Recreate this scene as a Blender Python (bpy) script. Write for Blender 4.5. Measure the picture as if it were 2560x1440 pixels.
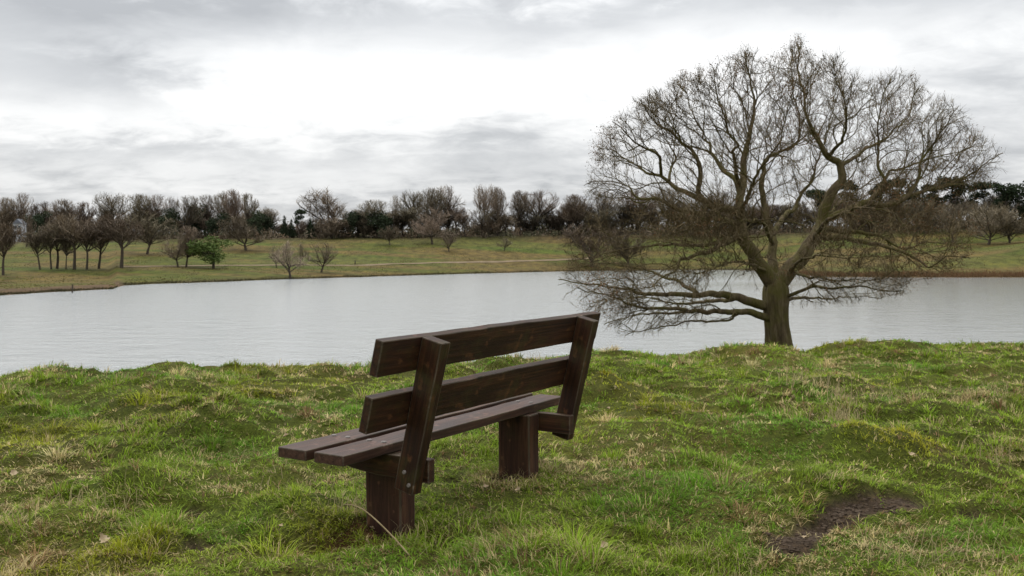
import bpy, bmesh, math, random
import numpy as np
from mathutils import Vector, Matrix

for o in list(bpy.data.objects): bpy.data.objects.remove(o)
scene = bpy.context.scene
COL = scene.collection
R = math.radians

# ------------------------------------------------------------------ camera
F, YH, CAMZ = 2427.6, 612.7, 1.5            # focal length and horizon row in pixels of the 2560 wide photograph
PITCH = math.atan2(YH - 720, F)
cam = bpy.data.cameras.new('camera')
cam.sensor_width = 36; cam.lens = 36 * F / 2560
cam.clip_start = .05; cam.clip_end = 9000
cam.dof.use_dof = True; cam.dof.focus_distance = 6.3; cam.dof.aperture_fstop = 7.1
camo = bpy.data.objects.new('camera', cam); COL.objects.link(camo)
camo.location = (0, 0, CAMZ); camo.rotation_euler = (math.pi / 2 + PITCH, 0, 0)
scene.camera = camo
scene.render.resolution_x = 1024; scene.render.resolution_y = 576
scene.render.engine = 'CYCLES'
scene.view_settings.view_transform = 'Standard'; scene.view_settings.look = 'None'
scene.view_settings.gamma = 1; scene.view_settings.exposure = 0
scene.view_settings.use_curve_mapping = False
scene.cycles.max_bounces = 4; scene.cycles.diffuse_bounces = 2; scene.cycles.glossy_bounces = 2; scene.cycles.transparent_max_bounces = 8

# ------------------------------------------------------------------ sky and sun
SUN_EL, SUN_AZ = R(52), R(-35)              # azimuth measured from the view axis, positive to the right
world = bpy.data.worlds.new('World'); scene.world = world; world.use_nodes = True
wt = world.node_tree; wt.nodes.clear()
def N(tree, t, **kw):
    n = tree.nodes.new(t)
    for k, v in kw.items(): setattr(n, k, v)
    return n
def M(tree, op, a, b=None, c=None, clamp=False):
    n = N(tree, 'ShaderNodeMath', operation=op); n.use_clamp = clamp
    for i, v in enumerate((a, b, c)):
        if v is None: continue
        if isinstance(v, (int, float)): n.inputs[i].default_value = v
        else: tree.links.new(v, n.inputs[i])
    return n.outputs[0]
def build_world():
    L = wt.links.new
    out = N(wt, 'ShaderNodeOutputWorld'); bg = N(wt, 'ShaderNodeBackground')
    sky = N(wt, 'ShaderNodeTexSky', sky_type='NISHITA'); sky.sun_disc = False
    sky.sun_elevation = SUN_EL; sky.sun_rotation = SUN_AZ
    tc = N(wt, 'ShaderNodeTexCoord'); sp = N(wt, 'ShaderNodeSeparateXYZ'); L(tc.outputs['Generated'], sp.inputs[0])
    x, y, z = sp.outputs
    az = M(wt, 'ARCTAN2', x, y); el = M(wt, 'ARCSINE', z)
    # cloud deck seen in perspective: direction projected on a plane overhead
    den = M(wt, 'ADD', M(wt, 'ABSOLUTE', z), .26)
    cx = M(wt, 'DIVIDE', x, den); cy = M(wt, 'DIVIDE', y, den)
    cb = N(wt, 'ShaderNodeCombineXYZ'); L(cx, cb.inputs[0]); L(cy, cb.inputs[1]); cb.inputs[2].default_value = 3.7
    def noise(scale, detail, rough, off, dist=0, stretch=(1, 1, 1)):
        mp = N(wt, 'ShaderNodeMapping'); mp.inputs['Location'].default_value = off; mp.inputs['Scale'].default_value = stretch
        L(cb.outputs[0], mp.inputs[0])
        n = N(wt, 'ShaderNodeTexNoise'); L(mp.outputs[0], n.inputs['Vector'])
        n.inputs['Scale'].default_value = scale; n.inputs['Detail'].default_value = detail
        n.inputs['Roughness'].default_value = rough; n.inputs['Distortion'].default_value = dist
        return n.outputs[0]
    big = noise(1.3, 3, .5, (1.3, 4.1, 0), .3)
    mid = noise(4.2, 7, .56, (7.2, 2.1, 0), .35, (.85, 1, 1))
    fine = noise(10.5, 8, .6, (3.1, 9.4, 0), .5, (.8, 1, 1))
    warp = M(wt, 'SUBTRACT', mid, .5); warp2 = M(wt, 'SUBTRACT', fine, .5)
    azw = M(wt, 'ADD', az, M(wt, 'ADD', M(wt, 'MULTIPLY', warp, .30), M(wt, 'MULTIPLY', warp2, .12)))
    elw = M(wt, 'ADD', el, M(wt, 'ADD', M(wt, 'MULTIPLY', warp2, .07), M(wt, 'MULTIPLY', warp, .06)))
    def lobe(px, py, sx, sy, amp):
        a = math.atan((px - 1280) / F); e = math.atan((YH - py) / F)
        u = M(wt, 'DIVIDE', M(wt, 'SUBTRACT', azw, a), sx / F); v = M(wt, 'DIVIDE', M(wt, 'SUBTRACT', elw, e), sy / F)
        r2 = M(wt, 'ADD', M(wt, 'MULTIPLY', u, u), M(wt, 'MULTIPLY', v, v))
        return M(wt, 'MULTIPLY', M(wt, 'EXPONENT', M(wt, 'MULTIPLY', r2, -1)), amp)
    tot = M(wt, 'ADD', -.09, M(wt, 'MULTIPLY', big, .38))
    tot = M(wt, 'ADD', tot, M(wt, 'MULTIPLY', mid, .64)); tot = M(wt, 'ADD', tot, M(wt, 'MULTIPLY', fine, .40))
    for l in SKY_LOBES: tot = M(wt, 'ADD', tot, lobe(*l))
    rp = N(wt, 'ShaderNodeValToRGB'); L(tot, rp.inputs[0]); e = rp.color_ramp.elements
    e[0].position = .30; e[0].color = (.42, .435, .455, 1)
    e[1].position = .95; e[1].color = (1.04, 1.04, 1.035, 1)
    a = e.new(.50); a.color = (.60, .615, .632, 1)
    b = e.new(.72); b.color = (.86, .868, .872, 1)
    sc = N(wt, 'ShaderNodeVectorMath', operation='SCALE'); L(sky.outputs[0], sc.inputs[0]); sc.inputs['Scale'].default_value = .1
    mx = N(wt, 'ShaderNodeMix', data_type='RGBA'); mx.inputs['Factor'].default_value = .97
    L(sc.outputs[0], mx.inputs['A']); L(rp.outputs[0], mx.inputs['B'])
    L(mx.outputs['Result'], bg.inputs[0])
    # overcast sky: luminance grows steadily from the horizon to the zenith
    L(M(wt, 'MULTIPLY', M(wt, 'ADD', 1, M(wt, 'MULTIPLY', M(wt, 'MAXIMUM', z, 0), 2.0)), .88), bg.inputs[1])
    L(bg.outputs[0], out.inputs[0])
SKY_LOBES = [  # px, py, spread x, spread y, amount: cloud masses seen over the lake
    (760, 250, 340, 90, .26), (1250, 230, 420, 70, .17), (1800, 180, 330, 80, .16), (200, 330, 420, 45, .16),
    (60, 70, 330, 110, -.24), (560, 30, 400, 80, -.22), (1320, 60, 300, 70, -.17), (1900, 10, 500, 60, -.20), (2450, 10, 320, 70, -.16),
    (230, 215, 230, 55, -.12), (700, 460, 900, 50, .10), (2450, 430, 500, 70, .06), (1900, 330, 500, 60, .05)]
build_world()
sun = bpy.data.lights.new('sun', 'SUN'); sun.energy = 1.5; sun.angle = R(40); sun.color = (1, .97, .93)
suno = bpy.data.objects.new('sun', sun); COL.objects.link(suno)
sd = Vector((math.sin(SUN_AZ) * math.cos(SUN_EL), math.cos(SUN_AZ) * math.cos(SUN_EL), math.sin(SUN_EL)))
suno.rotation_euler = sd.to_track_quat('Z', 'Y').to_euler(); suno.location = (0, 0, 60)

# ------------------------------------------------------------------ helpers
def tag(o, label=None, cat=None, group=None, kind=None):
    if label: o['label'] = label
    if cat: o['category'] = cat
    if group: o['group'] = group
    if kind: o['kind'] = kind
    return o
def mesh_np(name, V, faces_flat, loop_tot, mat, parent=None, col=None, smooth=False, link=True):
    me = bpy.data.meshes.new(name)
    V = np.asarray(V, np.float32); faces_flat = np.asarray(faces_flat, np.int32); loop_tot = np.asarray(loop_tot, np.int32)
    me.vertices.add(len(V)); me.vertices.foreach_set('co', V.ravel())
    me.loops.add(len(faces_flat)); me.loops.foreach_set('vertex_index', faces_flat)
    me.polygons.add(len(loop_tot))
    st = np.zeros(len(loop_tot), np.int32); st[1:] = np.cumsum(loop_tot)[:-1]
    me.polygons.foreach_set('loop_start', st)
    try: me.polygons.foreach_set('loop_total', loop_tot)
    except Exception: pass
    if smooth: me.polygons.foreach_set('use_smooth', np.ones(len(loop_tot), bool))
    me.update(calc_edges=True)
    if col is not None:
        at = me.color_attributes.new('Col', 'FLOAT_COLOR', 'POINT')
        c = np.ones((len(V), 4), np.float32); c[:, :3] = col; at.data.foreach_set('color', c.ravel())
    if mat: me.materials.append(mat)
    if not link: return me
    o = bpy.data.objects.new(name, me); COL.objects.link(o)
    if parent: o.parent = parent
    return o
def obj_bm(name, bm, mat, parent=None, smooth=False):
    me = bpy.data.meshes.new(name); bm.to_mesh(me); bm.free()
    if smooth:
        for p in me.polygons: p.use_smooth = True
    me.materials.append(mat)
    o = bpy.data.objects.new(name, me); COL.objects.link(o)
    if parent: o.parent = parent
    return o
def empty(name, loc=(0, 0, 0), rz=0):
    o = bpy.data.objects.new(name, None); COL.objects.link(o); o.location = loc; o.rotation_euler = (0, 0, rz)
    o.empty_display_size = .2
    return o
def h2(ix, iy, seed):
    n = (ix.astype(np.int64) * 374761393 + iy.astype(np.int64) * 668265263 + seed * 1442695041) & 0xffffffff
    n = ((n ^ (n >> 13)) * 1274126177) & 0xffffffff
    n = ((n ^ (n >> 16)) * 2246822519) & 0xffffffff
    return ((n ^ (n >> 15)) & 0xffffff) / float(0xffffff)
def vnoise(x, y, seed=0):
    x = np.asarray(x, float); y = np.asarray(y, float)
    ix = np.floor(x); iy = np.floor(y); fx = x - ix; fy = y - iy
    fx = fx * fx * (3 - 2 * fx); fy = fy * fy * (3 - 2 * fy)
    a = h2(ix, iy, seed); b = h2(ix + 1, iy, seed); c = h2(ix, iy + 1, seed); d = h2(ix + 1, iy + 1, seed)
    return (a * (1 - fx) + b * fx) * (1 - fy) + (c * (1 - fx) + d * fx) * fy
def fbm(x, y, seed=0, oct=4, gain=.5):
    s = 0; a = 1; t = 0
    for i in range(oct):
        s = s + a * vnoise(x * 2 ** i + 17.3 * i, y * 2 ** i - 9.1 * i, seed + i); t += a; a *= gain
    return s / t
def sstep(a, b, x):
    t = np.clip((x - a) / (b - a), 0, 1); return t * t * (3 - 2 * t)

def tussocks(x, y, cell, seed, rmin, rmax):
    ix = np.floor(x / cell); iy = np.floor(y / cell); h = np.zeros(np.shape(x))
    for dx in (-1, 0, 1):
        for dy in (-1, 0, 1):
            cx = ix + dx; cy = iy + dy
            px = (cx + h2(cx, cy, seed)) * cell; py = (cy + h2(cx, cy, seed + 1)) * cell
            r = rmin + (rmax - rmin) * h2(cx, cy, seed + 2) ** 2; a = h2(cx, cy, seed + 3)
            d2 = ((x - px) ** 2 + (y - py) ** 2) / (r * r)
            h = np.maximum(h, a * r * np.maximum(0, 1 - d2) ** .8)
    return h
# pixel of the photograph -> ray
def ray(px, py):
    dx = (px - 1280) / F; dz = -(py - 720) / F; c, s = math.cos(PITCH), math.sin(PITCH)
    return np.array([dx, c - dz * s, s + dz * c])
def at_depth(px, py, D):
    r = ray(px, py); r = r / r[1]; return Vector((r[0] * D, D, CAMZ + r[2] * D))

# ------------------------------------------------------------------ terrain
ZW = -7.5
CR_X = [-1500, 0, 400, 900, 1500, 2000, 2250, 2560, 4000]
CR_D = [11.7, 11.8, 12.1, 12.5, 13.8, 14.6, 15.4, 15.6, 16.0]
SH_X = [-1500, 0, 283, 300, 560, 730, 1000, 1390, 1600, 1850, 1960, 2050, 2200, 2560, 3200]
SH_D = [140, 174, 199, 216, 239, 256, 283, 329, 350, 352, 310, 275, 271, 268, 230]
def gpt(px, py):                                   # point on the flat near ground under a pixel
    r = ray(px, py); t = -CAMZ / r[2]; return (r[0] * t, r[1] * t)
HUMMOCKS = [(px, py, rx, h) for px, py, rx, h in [
    (1560, 990, .42, .11), (2230, 1130, .50, .14), (1880, 1080, .42, .13), (80, 960, .60, .06), (640, 1030, .85, .08),
    (150, 1160, .40, .09),  (1400, 1390, .5, .06), (300, 1290, .45, .06),
    (2235, 868, .30, .07), (2365, 866, .28, .03), (1580, 890, .5, .03), (890, 925, .4, .07), (2550, 866, .5, .07),
    (1080, 1270, .2, .05), (1290, 1200, .28, .05), (2100, 1130, .3, .08), (480, 1170, .4, .05), (1700, 1240, .4, .05)]]
MUD = [(1965, 1352), (1995, 1318), (2045, 1282), (2110, 1255), (2180, 1240), (2262, 1232)]
MUD_P = [gpt(*p) for p in MUD]
def seg_dist(X, Y, pts):
    d = np.full(np.shape(X), 1e9)
    for (ax, ay), (bx, by) in zip(pts[:-1], pts[1:]):
        vx, vy = bx - ax, by - ay; t = np.clip(((X - ax) * vx + (Y - ay) * vy) / (vx * vx + vy * vy), 0, 1)
        d = np.minimum(d, np.hypot(X - ax - t * vx, Y - ay - t * vy))
    return d
BARE = [(925, 1330, .22, -.03), (1105, 1340, .11, .06), (1150, 1190, .12, .01), (505, 1357, .10, .01), (490, 1275, .08, .01), (1440, 1140, .1, .01),
        (2420, 1252, .08, .02), (1250, 1195, .12, .01), (1190, 1075, .14, .01), (800, 1250, .12, .01), (1020, 1180, .16, .015), (1120, 1130, .14, .015)]
def soil_mask(X, Y):
    w = .5 * fbm(X * 7, Y * 7, 50, 3)
    m = sstep(.155, .095, seg_dist(X, Y, MUD_P) * np.array(1.0) + (w - .25) * .14)
    for px, py, r, dep in BARE:
        gx, gy = gpt(px, py); d = np.hypot(X - gx, (Y - gy))
        m = np.maximum(m, sstep(1.15, .55, d / r + (w - .25) * 1.2))
    return m
def terrain(X, Y, detail=True):
    X = np.asarray(X, float); Y = np.asarray(Y, float)
    D = np.maximum(Y, .3 * np.abs(X)); D = np.maximum(D, .05)
    px = np.clip(1280 + F * X / D, -1500, 4000)
    e = D - np.interp(px, CR_X, CR_D)
    zn = -.20 * (np.sqrt(e * e + 1) + e) / 2
    crest_calm = 1 - .15 * sstep(-3.5, -.5, e)
    near = np.exp(-(D / 26.) ** 4)
    if detail:
        b = (fbm(X * 1.15, Y * 1.15, 3, 3) - .5) * .24
        b = b + (1 - np.abs(fbm(X * 2.3, Y * 2.6, 9, 2) * 2 - 1) - .6) * .085
        b = b + (vnoise(X * 7, Y * 7, 14) - .5) * .03
        wx = X + .12 * (vnoise(X * 4, Y * 4, 15) - .5); wy = Y + .12 * (vnoise(X * 4 + 7, Y * 4, 16) - .5)
        b = b + .42 * tussocks(wx, wy, .85, 40, .22, .62) + .42 * tussocks(wx, wy, .36, 45, .06, .20) - .06
        for hx, hy, r, h in HUMMOCKS:
            gx, gy = gpt(hx, hy)
            b = b + h * np.exp(-(((X - gx) / r) ** 2 + ((Y - gy) / (r * .9)) ** 2))
        # worn flat round the bench
        bx, by = .05, 6.2; b = b * (1 - .85 * np.exp(-(((X - bx) / 1.5) ** 2 + ((Y - by) / 1.9) ** 2)))
        msk = soil_mask(X, Y)
        b = b - .05 * msk
        for px_, py_, r, dep in BARE:
            gx, gy = gpt(px_, py_); b = b - dep * np.exp(-((X - gx) ** 2 + (Y - gy) ** 2) / r ** 2)
        zn = zn + b * near * crest_calm
    Ds = np.interp(px, SH_X, SH_D) + (fbm(px / 60., px * 0 + 2.2, 21, 3) - .5) * 5
    Dw = np.interp(px, [-1500, 0, 600, 1400, 2000, 2560, 4000], [330, 380, 400, 430, 430, 420, 400])
    zwood = np.interp(px, [-1500, 0, 500, 1000, 1400, 1900, 2300, 2560, 4000], [1.5, 1.8, 3.4, 4.2, 5.0, 5.5, 7.5, 9.5, 11])
    q = D - Ds
    inland = np.where(px < 290, q - 38, q) ; span = np.maximum(Dw - Ds - np.where(px < 290, 38, 0), 30)
    t = np.clip(inland / span, 0, 1.6)
    rise = (zwood - ZW) * np.where(t < 1, t ** 1.35, 1 + .45 * (t - 1))
    zf = ZW + .55 * (1 - np.exp(-np.maximum(q, 0) / 2.5)) + rise
    zf = zf + np.where(px < 290, -.25 * np.exp(-(inland / 16.) ** 2) * (q > 0), 0)
    zf = zf + (fbm(X / 22., Y / 22., 31, 3) - .5) * 1.1 * sstep(5, 40, q)
    hill = 10.0 * np.exp(-((px - 2860) / 330.) ** 2 - ((D - 318) / 32.) ** 2)
    zf = zf + hill * sstep(4, 40, q)
    zf = np.where(q < 0, ZW + np.maximum(q * .16, -2.2), zf)
    far = sstep(45, 70, D)
    zn = np.maximum(zn, ZW - 2.2)
    return np.where(D > 58, np.maximum(np.where(D > 90, -99, zn), zf), zn)
def hit(px, py, lo=2.5, hi=900):
    r = ray(px, py); r = r / r[1]
    D = np.geomspace(lo, hi, 4000)
    z = CAMZ + r[2] * D; zt = terrain(r[0] * D, D, lo < 40)
    k = np.argmax(z < zt)
    if not (z < zt).any(): k = len(D) - 1
    return Vector((r[0] * D[k], D[k], zt[k]))

# ------------------------------------------------------------------ materials
def new_mat(name, rough=.9, spec=.2):
    m = bpy.data.materials.new(name); m.use_nodes = True; t = m.node_tree
    b = t.nodes['Principled BSDF']; b.inputs['Roughness'].default_value = rough; b.inputs['Specular IOR Level'].default_value = spec
    return m, t, b
def noise_node(t, scale, detail=4, rough=.55, coord='Object', stretch=(1, 1, 1), dist=0):
    tc = N(t, 'ShaderNodeTexCoord'); mp = N(t, 'ShaderNodeMapping'); mp.inputs['Scale'].default_value = stretch
    t.links.new(tc.outputs[coord], mp.inputs[0])
    n = N(t, 'ShaderNodeTexNoise'); t.links.new(mp.outputs[0], n.inputs['Vector'])
    n.inputs['Scale'].default_value = scale; n.inputs['Detail'].default_value = detail; n.inputs['Roughness'].default_value = rough; n.inputs['Distortion'].default_value = dist
    return n.outputs[0]
def ramp(t, fac, stops):
    r = N(t, 'ShaderNodeValToRGB'); t.links.new(fac, r.inputs[0]); e = r.color_ramp.elements
    while len(e) > 1: e.remove(e[-1])
    e[0].position = stops[0][0]; e[0].color = (*stops[0][1], 1)
    for p, c in stops[1:]: q = e.new(p); q.color = (*c, 1)
    return r.outputs[0]
def mixc(t, fac, a, b, mode='MIX'):
    n = N(t, 'ShaderNodeMix', data_type='RGBA', blend_type=mode)
    for k, v in (('Factor', fac), ('A', a), ('B', b)):
        if isinstance(v, (int, float)): n.inputs[k].default_value = v
        elif isinstance(v, tuple): n.inputs[k].default_value = (*v, 1)
        else: t.links.new(v, n.inputs[k])
    return n.outputs['Result']
def bump(t, b, h, strength, dist):
    n = N(t, 'ShaderNodeBump'); n.inputs['Strength'].default_value = strength; n.inputs['Distance'].default_value = dist
    t.links.new(h, n.inputs['Height']); t.links.new(n.outputs[0], b.inputs['Normal'])
def attr(t): return N(t, 'ShaderNodeVertexColor', layer_name='Col').outputs[0]

def mat_ground():
    m, t, b = new_mat('ground_turf', .95, .1)
    c = attr(t)
    n = M(t, 'ADD', M(t, 'MULTIPLY', noise_node(t, 26, 6, .7, stretch=(1, .6, 1), dist=1.5), .6), M(t, 'MULTIPLY', noise_node(t, 110, 3, .7, stretch=(1, .35, 1), dist=1.0), .4)); n2 = noise_node(t, .35, 6, .65, stretch=(1, .5, 1))
    c = mixc(t, .9, c, ramp(t, n, [(.36, (.35, .34, .30)), (.5, (1.0, 1.0, 1.0)), (.64, (1.9, 1.8, 1.5))]), 'MULTIPLY')
    c = mixc(t, .8, c, ramp(t, n2, [(.34, (.5, .44, .36)), (.5, (1, 1, 1)), (.66, (1.5, 1.4, 1.1))]), 'MULTIPLY')
    t.links.new(c, b.inputs['Base Color']); bump(t, b, n, .9, .05)
    return m
def mat_grass():
    m, t, b = new_mat('grass_blades', .75, .18)
    c = attr(t); t.links.new(c, b.inputs['Base Color'])
    tr = N(t, 'ShaderNodeBsdfTranslucent'); t.links.new(c, tr.inputs[0])
    mx = N(t, 'ShaderNodeMixShader'); mx.inputs[0].default_value = .3
    t.links.new(b.outputs[0], mx.inputs[1]); t.links.new(tr.outputs[0], mx.inputs[2])
    t.links.new(mx.outputs[0], t.nodes['Material Output'].inputs[0])
    return m
def mat_wood(name, dark, mid, light, moss=0, rough=.62):
    m, t, b = new_mat(name, rough, .22)
    g = noise_node(t, 6, 7, .62, stretch=(.35, 5, 5), dist=.6)
    g2 = noise_node(t, 26, 5, .6, stretch=(.12, 4, 4))
    bl = noise_node(t, 3.5, 5, .6, stretch=(.8, 1.4, 1.4))
    c = ramp(t, g, [(.28, dark), (.5, mid), (.74, light)])
    c = mixc(t, .65, c, ramp(t, g2, [(.3, (.55, .52, .5)), (.55, (1, 1, 1)), (.75, (1.5, 1.45, 1.4))]), 'MULTIPLY')
    c = mixc(t, .7, c, ramp(t, bl, [(.3, (.6, .58, .56)), (.5, (1, 1, 1)), (.7, (1.4, 1.3, 1.2))]), 'MULTIPLY')
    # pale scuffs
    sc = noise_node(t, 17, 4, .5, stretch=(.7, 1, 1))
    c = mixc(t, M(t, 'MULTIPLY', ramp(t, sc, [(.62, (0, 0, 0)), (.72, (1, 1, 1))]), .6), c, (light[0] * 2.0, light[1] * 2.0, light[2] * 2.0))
    tck = N(t, 'ShaderNodeTexCoord'); mpk = N(t, 'ShaderNodeMapping'); mpk.inputs['Scale'].default_value = (3.2, 7, 7); t.links.new(tck.outputs['Object'], mpk.inputs[0])
    vo = N(t, 'ShaderNodeTexVoronoi'); t.links.new(mpk.outputs[0], vo.inputs['Vector']); vo.inputs['Scale'].default_value = 1.0
    c = mixc(t, ramp(t, vo.outputs['Distance'], [(.07, (.85, .85, .85)), (.16, (0, 0, 0))]), c, (dark[0] * .55, dark[1] * .55, dark[2] * .55))
    ck = noise_node(t, 9, 3, .5, stretch=(.10, 9, 9)); c = mixc(t, ramp(t, ck, [(.67, (0, 0, 0)), (.70, (.9, .9, .9))]), c, (dark[0] * .4, dark[1] * .4, dark[2] * .4))
    if moss:
        mm = noise_node(t, 8, 5, .6)
        c = mixc(t, M(t, 'MULTIPLY', ramp(t, mm, [(.5, (0, 0, 0)), (.68, (1, 1, 1))]), moss), c, (.05, .055, .012))
    t.links.new(c, b.inputs['Base Color'])
    hh = M(t, 'ADD', M(t, 'MULTIPLY', g2, .6), g); bump(t, b, hh, .45, .006)
    t.links.new(M(t, 'ADD', M(t, 'MULTIPLY', bl, .3), rough - .15), b.inputs['Roughness'])
    return m
def mat_bark():
    m, t, b = new_mat('oak_bark', .92, .15)
    n = noise_node(t, 9, 6, .65, stretch=(1, 1, .25), dist=.5); n2 = noise_node(t, 2.2, 5, .6)
    c = ramp(t, n, [(.25, (.028, .020, .012)), (.46, (.088, .066, .037)), (.7, (.180, .140, .084))])
    c = mixc(t, M(t, 'MULTIPLY', ramp(t, n2, [(.42, (0, 0, 0)), (.62, (1, 1, 1))]), .7), c, (.100, .094, .022))
    t.links.new(c, b.inputs['Base Color']); bump(t, b, n, 1.0, .05)
    return m
def mat_simple(name, c0, c1, scale, rough=.9, coord='Object', objvar=0, spec=.15):
    m, t, b = new_mat(name, rough, spec)
    n = noise_node(t, scale, 5, .6, coord)
    c = ramp(t, n, [(.3, c0), (.7, c1)])
    if objvar:
        oi = N(t, 'ShaderNodeObjectInfo'); hs = N(t, 'ShaderNodeHueSaturation')
        t.links.new(c, hs.inputs['Color'])
        t.links.new(M(t, 'ADD', M(t, 'MULTIPLY', oi.outputs['Random'], objvar * 2), 1 - objvar), hs.inputs['Value'])
        t.links.new(M(t, 'ADD', M(t, 'MULTIPLY', M(t, 'FRACT', M(t, 'MULTIPLY', oi.outputs['Random'], 7.3)), .04), .48), hs.inputs['Hue'])
        c = hs.outputs[0]
    t.links.new(c, b.inputs['Base Color'])
    return m
def mat_water():
    m, t, b = new_mat('lake_water', .1, .5)
    b.inputs['IOR'].default_value = 1.33; b.inputs['Base Color'].default_value = (.31, .322, .318, 1)  # pale base colour stands in for part of the bright sky reflection
    tc = N(t, 'ShaderNodeTexCoord'); sp = N(t, 'ShaderNodeSeparateXYZ'); t.links.new(tc.outputs['Object'], sp.inputs[0])
    # wind ruffles the left and middle of the lake, the sheltered right side lies calmer
    ratio = M(t, 'DIVIDE', sp.outputs[0], M(t, 'MAXIMUM', sp.outputs[1], 1.0))
    pat = noise_node(t, .022, 5, .6, stretch=(.3, 1, 1), dist=.6)
    calm = N(t, 'ShaderNodeMapRange', interpolation_type='SMOOTHSTEP'); t.links.new(M(t, 'ADD', ratio, M(t, 'MULTIPLY', M(t, 'SUBTRACT', pat, .5), .9)), calm.inputs[0])
    calm.inputs[1].default_value = .0; calm.inputs[2].default_value = .40
    rip = noise_node(t, .42, 6, .7, stretch=(.55, 1, 1), dist=.5)
    n = N(t, 'ShaderNodeBump'); n.inputs['Distance'].default_value = .7
    t.links.new(rip, n.inputs['Height'])
    t.links.new(M(t, 'SUBTRACT', .50, M(t, 'MULTIPLY', calm.outputs[0], .37)), n.inputs['Strength'])
    t.links.new(n.outputs[0], b.inputs['Normal'])
    t.links.new(M(t, 'SUBTRACT', .16, M(t, 'MULTIPLY', calm.outputs[0], .07)), b.inputs['Roughness'])
    return m
MG = mat_ground(); MGR = mat_grass(); MBARK = mat_bark(); MWATER = mat_water()
MW_POST = mat_wood('stained_post_wood', (0.0129, 0.0046, 0.0017), (0.0285, 0.0106, 0.0040), (0.0607, 0.0246, 0.0097), 0.3)
MW_RAIL = mat_wood('stained_rail_wood', (0.0125, 0.0046, 0.0017), (0.0269, 0.0100, 0.0039), (0.0558, 0.0228, 0.0089), 0.18)
MW_SEAT = mat_wood('skylit_worn_seat_wood', (0.0225, 0.0102, 0.0065), (0.0509, 0.0244, 0.0160), (0.0936, 0.0478, 0.0317), 0.06, .55)  # wear plus sky light on the seat tops, put into a paler colour
MW_LEG = mat_wood('weathered_leg_wood', (0.0165, 0.0066, 0.0033), (0.0364, 0.0152, 0.0077), (0.0764, 0.0354, 0.0192), 0.1, .75)
MW_EDGE = mat_wood('worn_wood_edge', (.020, .013, .009), (.060, .042, .029), (.13, .098, .070), .2)
MBOLT = mat_simple('dull_bolt_metal', (.10, .085, .075), (.2, .17, .15), 60, .6, spec=.5)
MTWIG = mat_simple('oak_twigs', (.122, .092, .048), (.205, .156, .086), 3, .9)
MDEAD = mat_simple('dead_oak_leaves', (.12, .060, .028), (.22, .12, .06), 6, .85)

# ------------------------------------------------------------------ ground sheet
def polar_grid():
    ang = np.concatenate([np.radians(np.arange(-36, 36.01, .42))])
    side = np.radians(np.concatenate([np.arange(40, 180, 6), np.arange(180, 320.1, 6)]))
    ang = np.concatenate([ang, side])
    rad = np.concatenate([[.4, 1.0, 1.6, 2.2, 2.7], np.arange(3.1, 17, .05), np.geomspace(17, 120, 60), np.geomspace(122, 520, 190), np.geomspace(530, 6000, 26)])
    return ang, rad
ang, rad = polar_grid()
A, Rd = np.meshgrid(ang, rad)
GX = Rd * np.sin(A); GY = Rd * np.cos(A)
GZ = terrain(GX, GY)
GZ = np.where(Rd > 900, np.maximum(GZ, -2), GZ)
nr, na = GX.shape
V = np.stack([GX, GY, GZ], -1).reshape(-1, 3)
i, j = np.meshgrid(np.arange(nr - 1), np.arange(na), indexing='ij')
j2 = (j + 1) % na
quads = np.stack([i * na + j, i * na + j2, (i + 1) * na + j2, (i + 1) * na + j], -1).reshape(-1, 4)[:, ::-1]
def ground_colour(X, Y, Z):
    D = np.maximum(Y, .3 * np.abs(X)); px = np.clip(1280 + F * X / np.maximum(D, .05), -1500, 4000)
    n = fbm(X * .9, Y * .9, 60, 4)[:, None]; sm = soil_mask(X, Y)[:, None]
    near = np.array([.058, .085, .008]) * (1 - n) + np.array([.082, .074, .018]) * n
    soil = np.array([.042, .029, .019]) + np.array([.038, .027, .018]) * vnoise(X * 9, Y * 9, 61)[:, None]
    near = near * (1 - sm) + soil * sm
    ex, ey = gpt(930, 1335); er = np.exp(-((X - ex) ** 2 + (Y - ey) ** 2) / .26 ** 2)[:, None] * .9
    near = near * (1 - er) + np.array([.125, .056, .022]) * (.6 + .8 * vnoise(X * 30, Y * 30, 66))[:, None] * er
    # far meadow
    a = fbm(X / 26., Y / 11., 71, 4)[:, None]; b2 = fbm(X / 60., Y / 30., 75, 3)[:, None]
    mead = np.array([.060, .068, .013]) * (1 - sstep(.38, .60, a)) + np.array([.098, .074, .026]) * sstep(.38, .60, a)
    mead = mead * (1 - .5 * sstep(.5, .66, b2)) + np.array([.052, .082, .014]) * .5 * sstep(.5, .66, b2)
    Ds = np.interp(px, SH_X, SH_D); q = (D - Ds)[:, None]; P = px[:, None]
    shore = np.array([.085, .056, .032])
    wb = np.where(P > 1930, 7, np.where(P < 300, 30, 3.0))
    k = np.where(P < 300, 1 - sstep(13, 24, q + 8 * a), np.exp(-np.maximum(q, 0) / wb) * .8)
    mead = mead * (1 - k) + shore * k
    Dw = np.interp(px, [-1500, 0, 600, 1400, 2000, 2560, 4000], [330, 380, 400, 430, 430, 420, 400])
    litter = sstep(-25, 10, D - Dw)[:, None] * .8
    mead = mead * (1 - litter) + np.array([.06, .042, .028]) * litter
    f = sstep(60, 120, D)[:, None]
    return near * (1 - f) + mead * f
ground = mesh_np('ground', V, quads.ravel(), np.full(len(quads), 4), MG, col=ground_colour(V[:, 0], V[:, 1], V[:, 2]), smooth=True)
tag(ground, kind='structure')

# lake
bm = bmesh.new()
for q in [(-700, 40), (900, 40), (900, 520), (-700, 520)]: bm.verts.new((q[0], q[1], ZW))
bm.faces.new(bm.verts); lake = obj_bm('lake', bm, MWATER); tag(lake, kind='structure')

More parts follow.
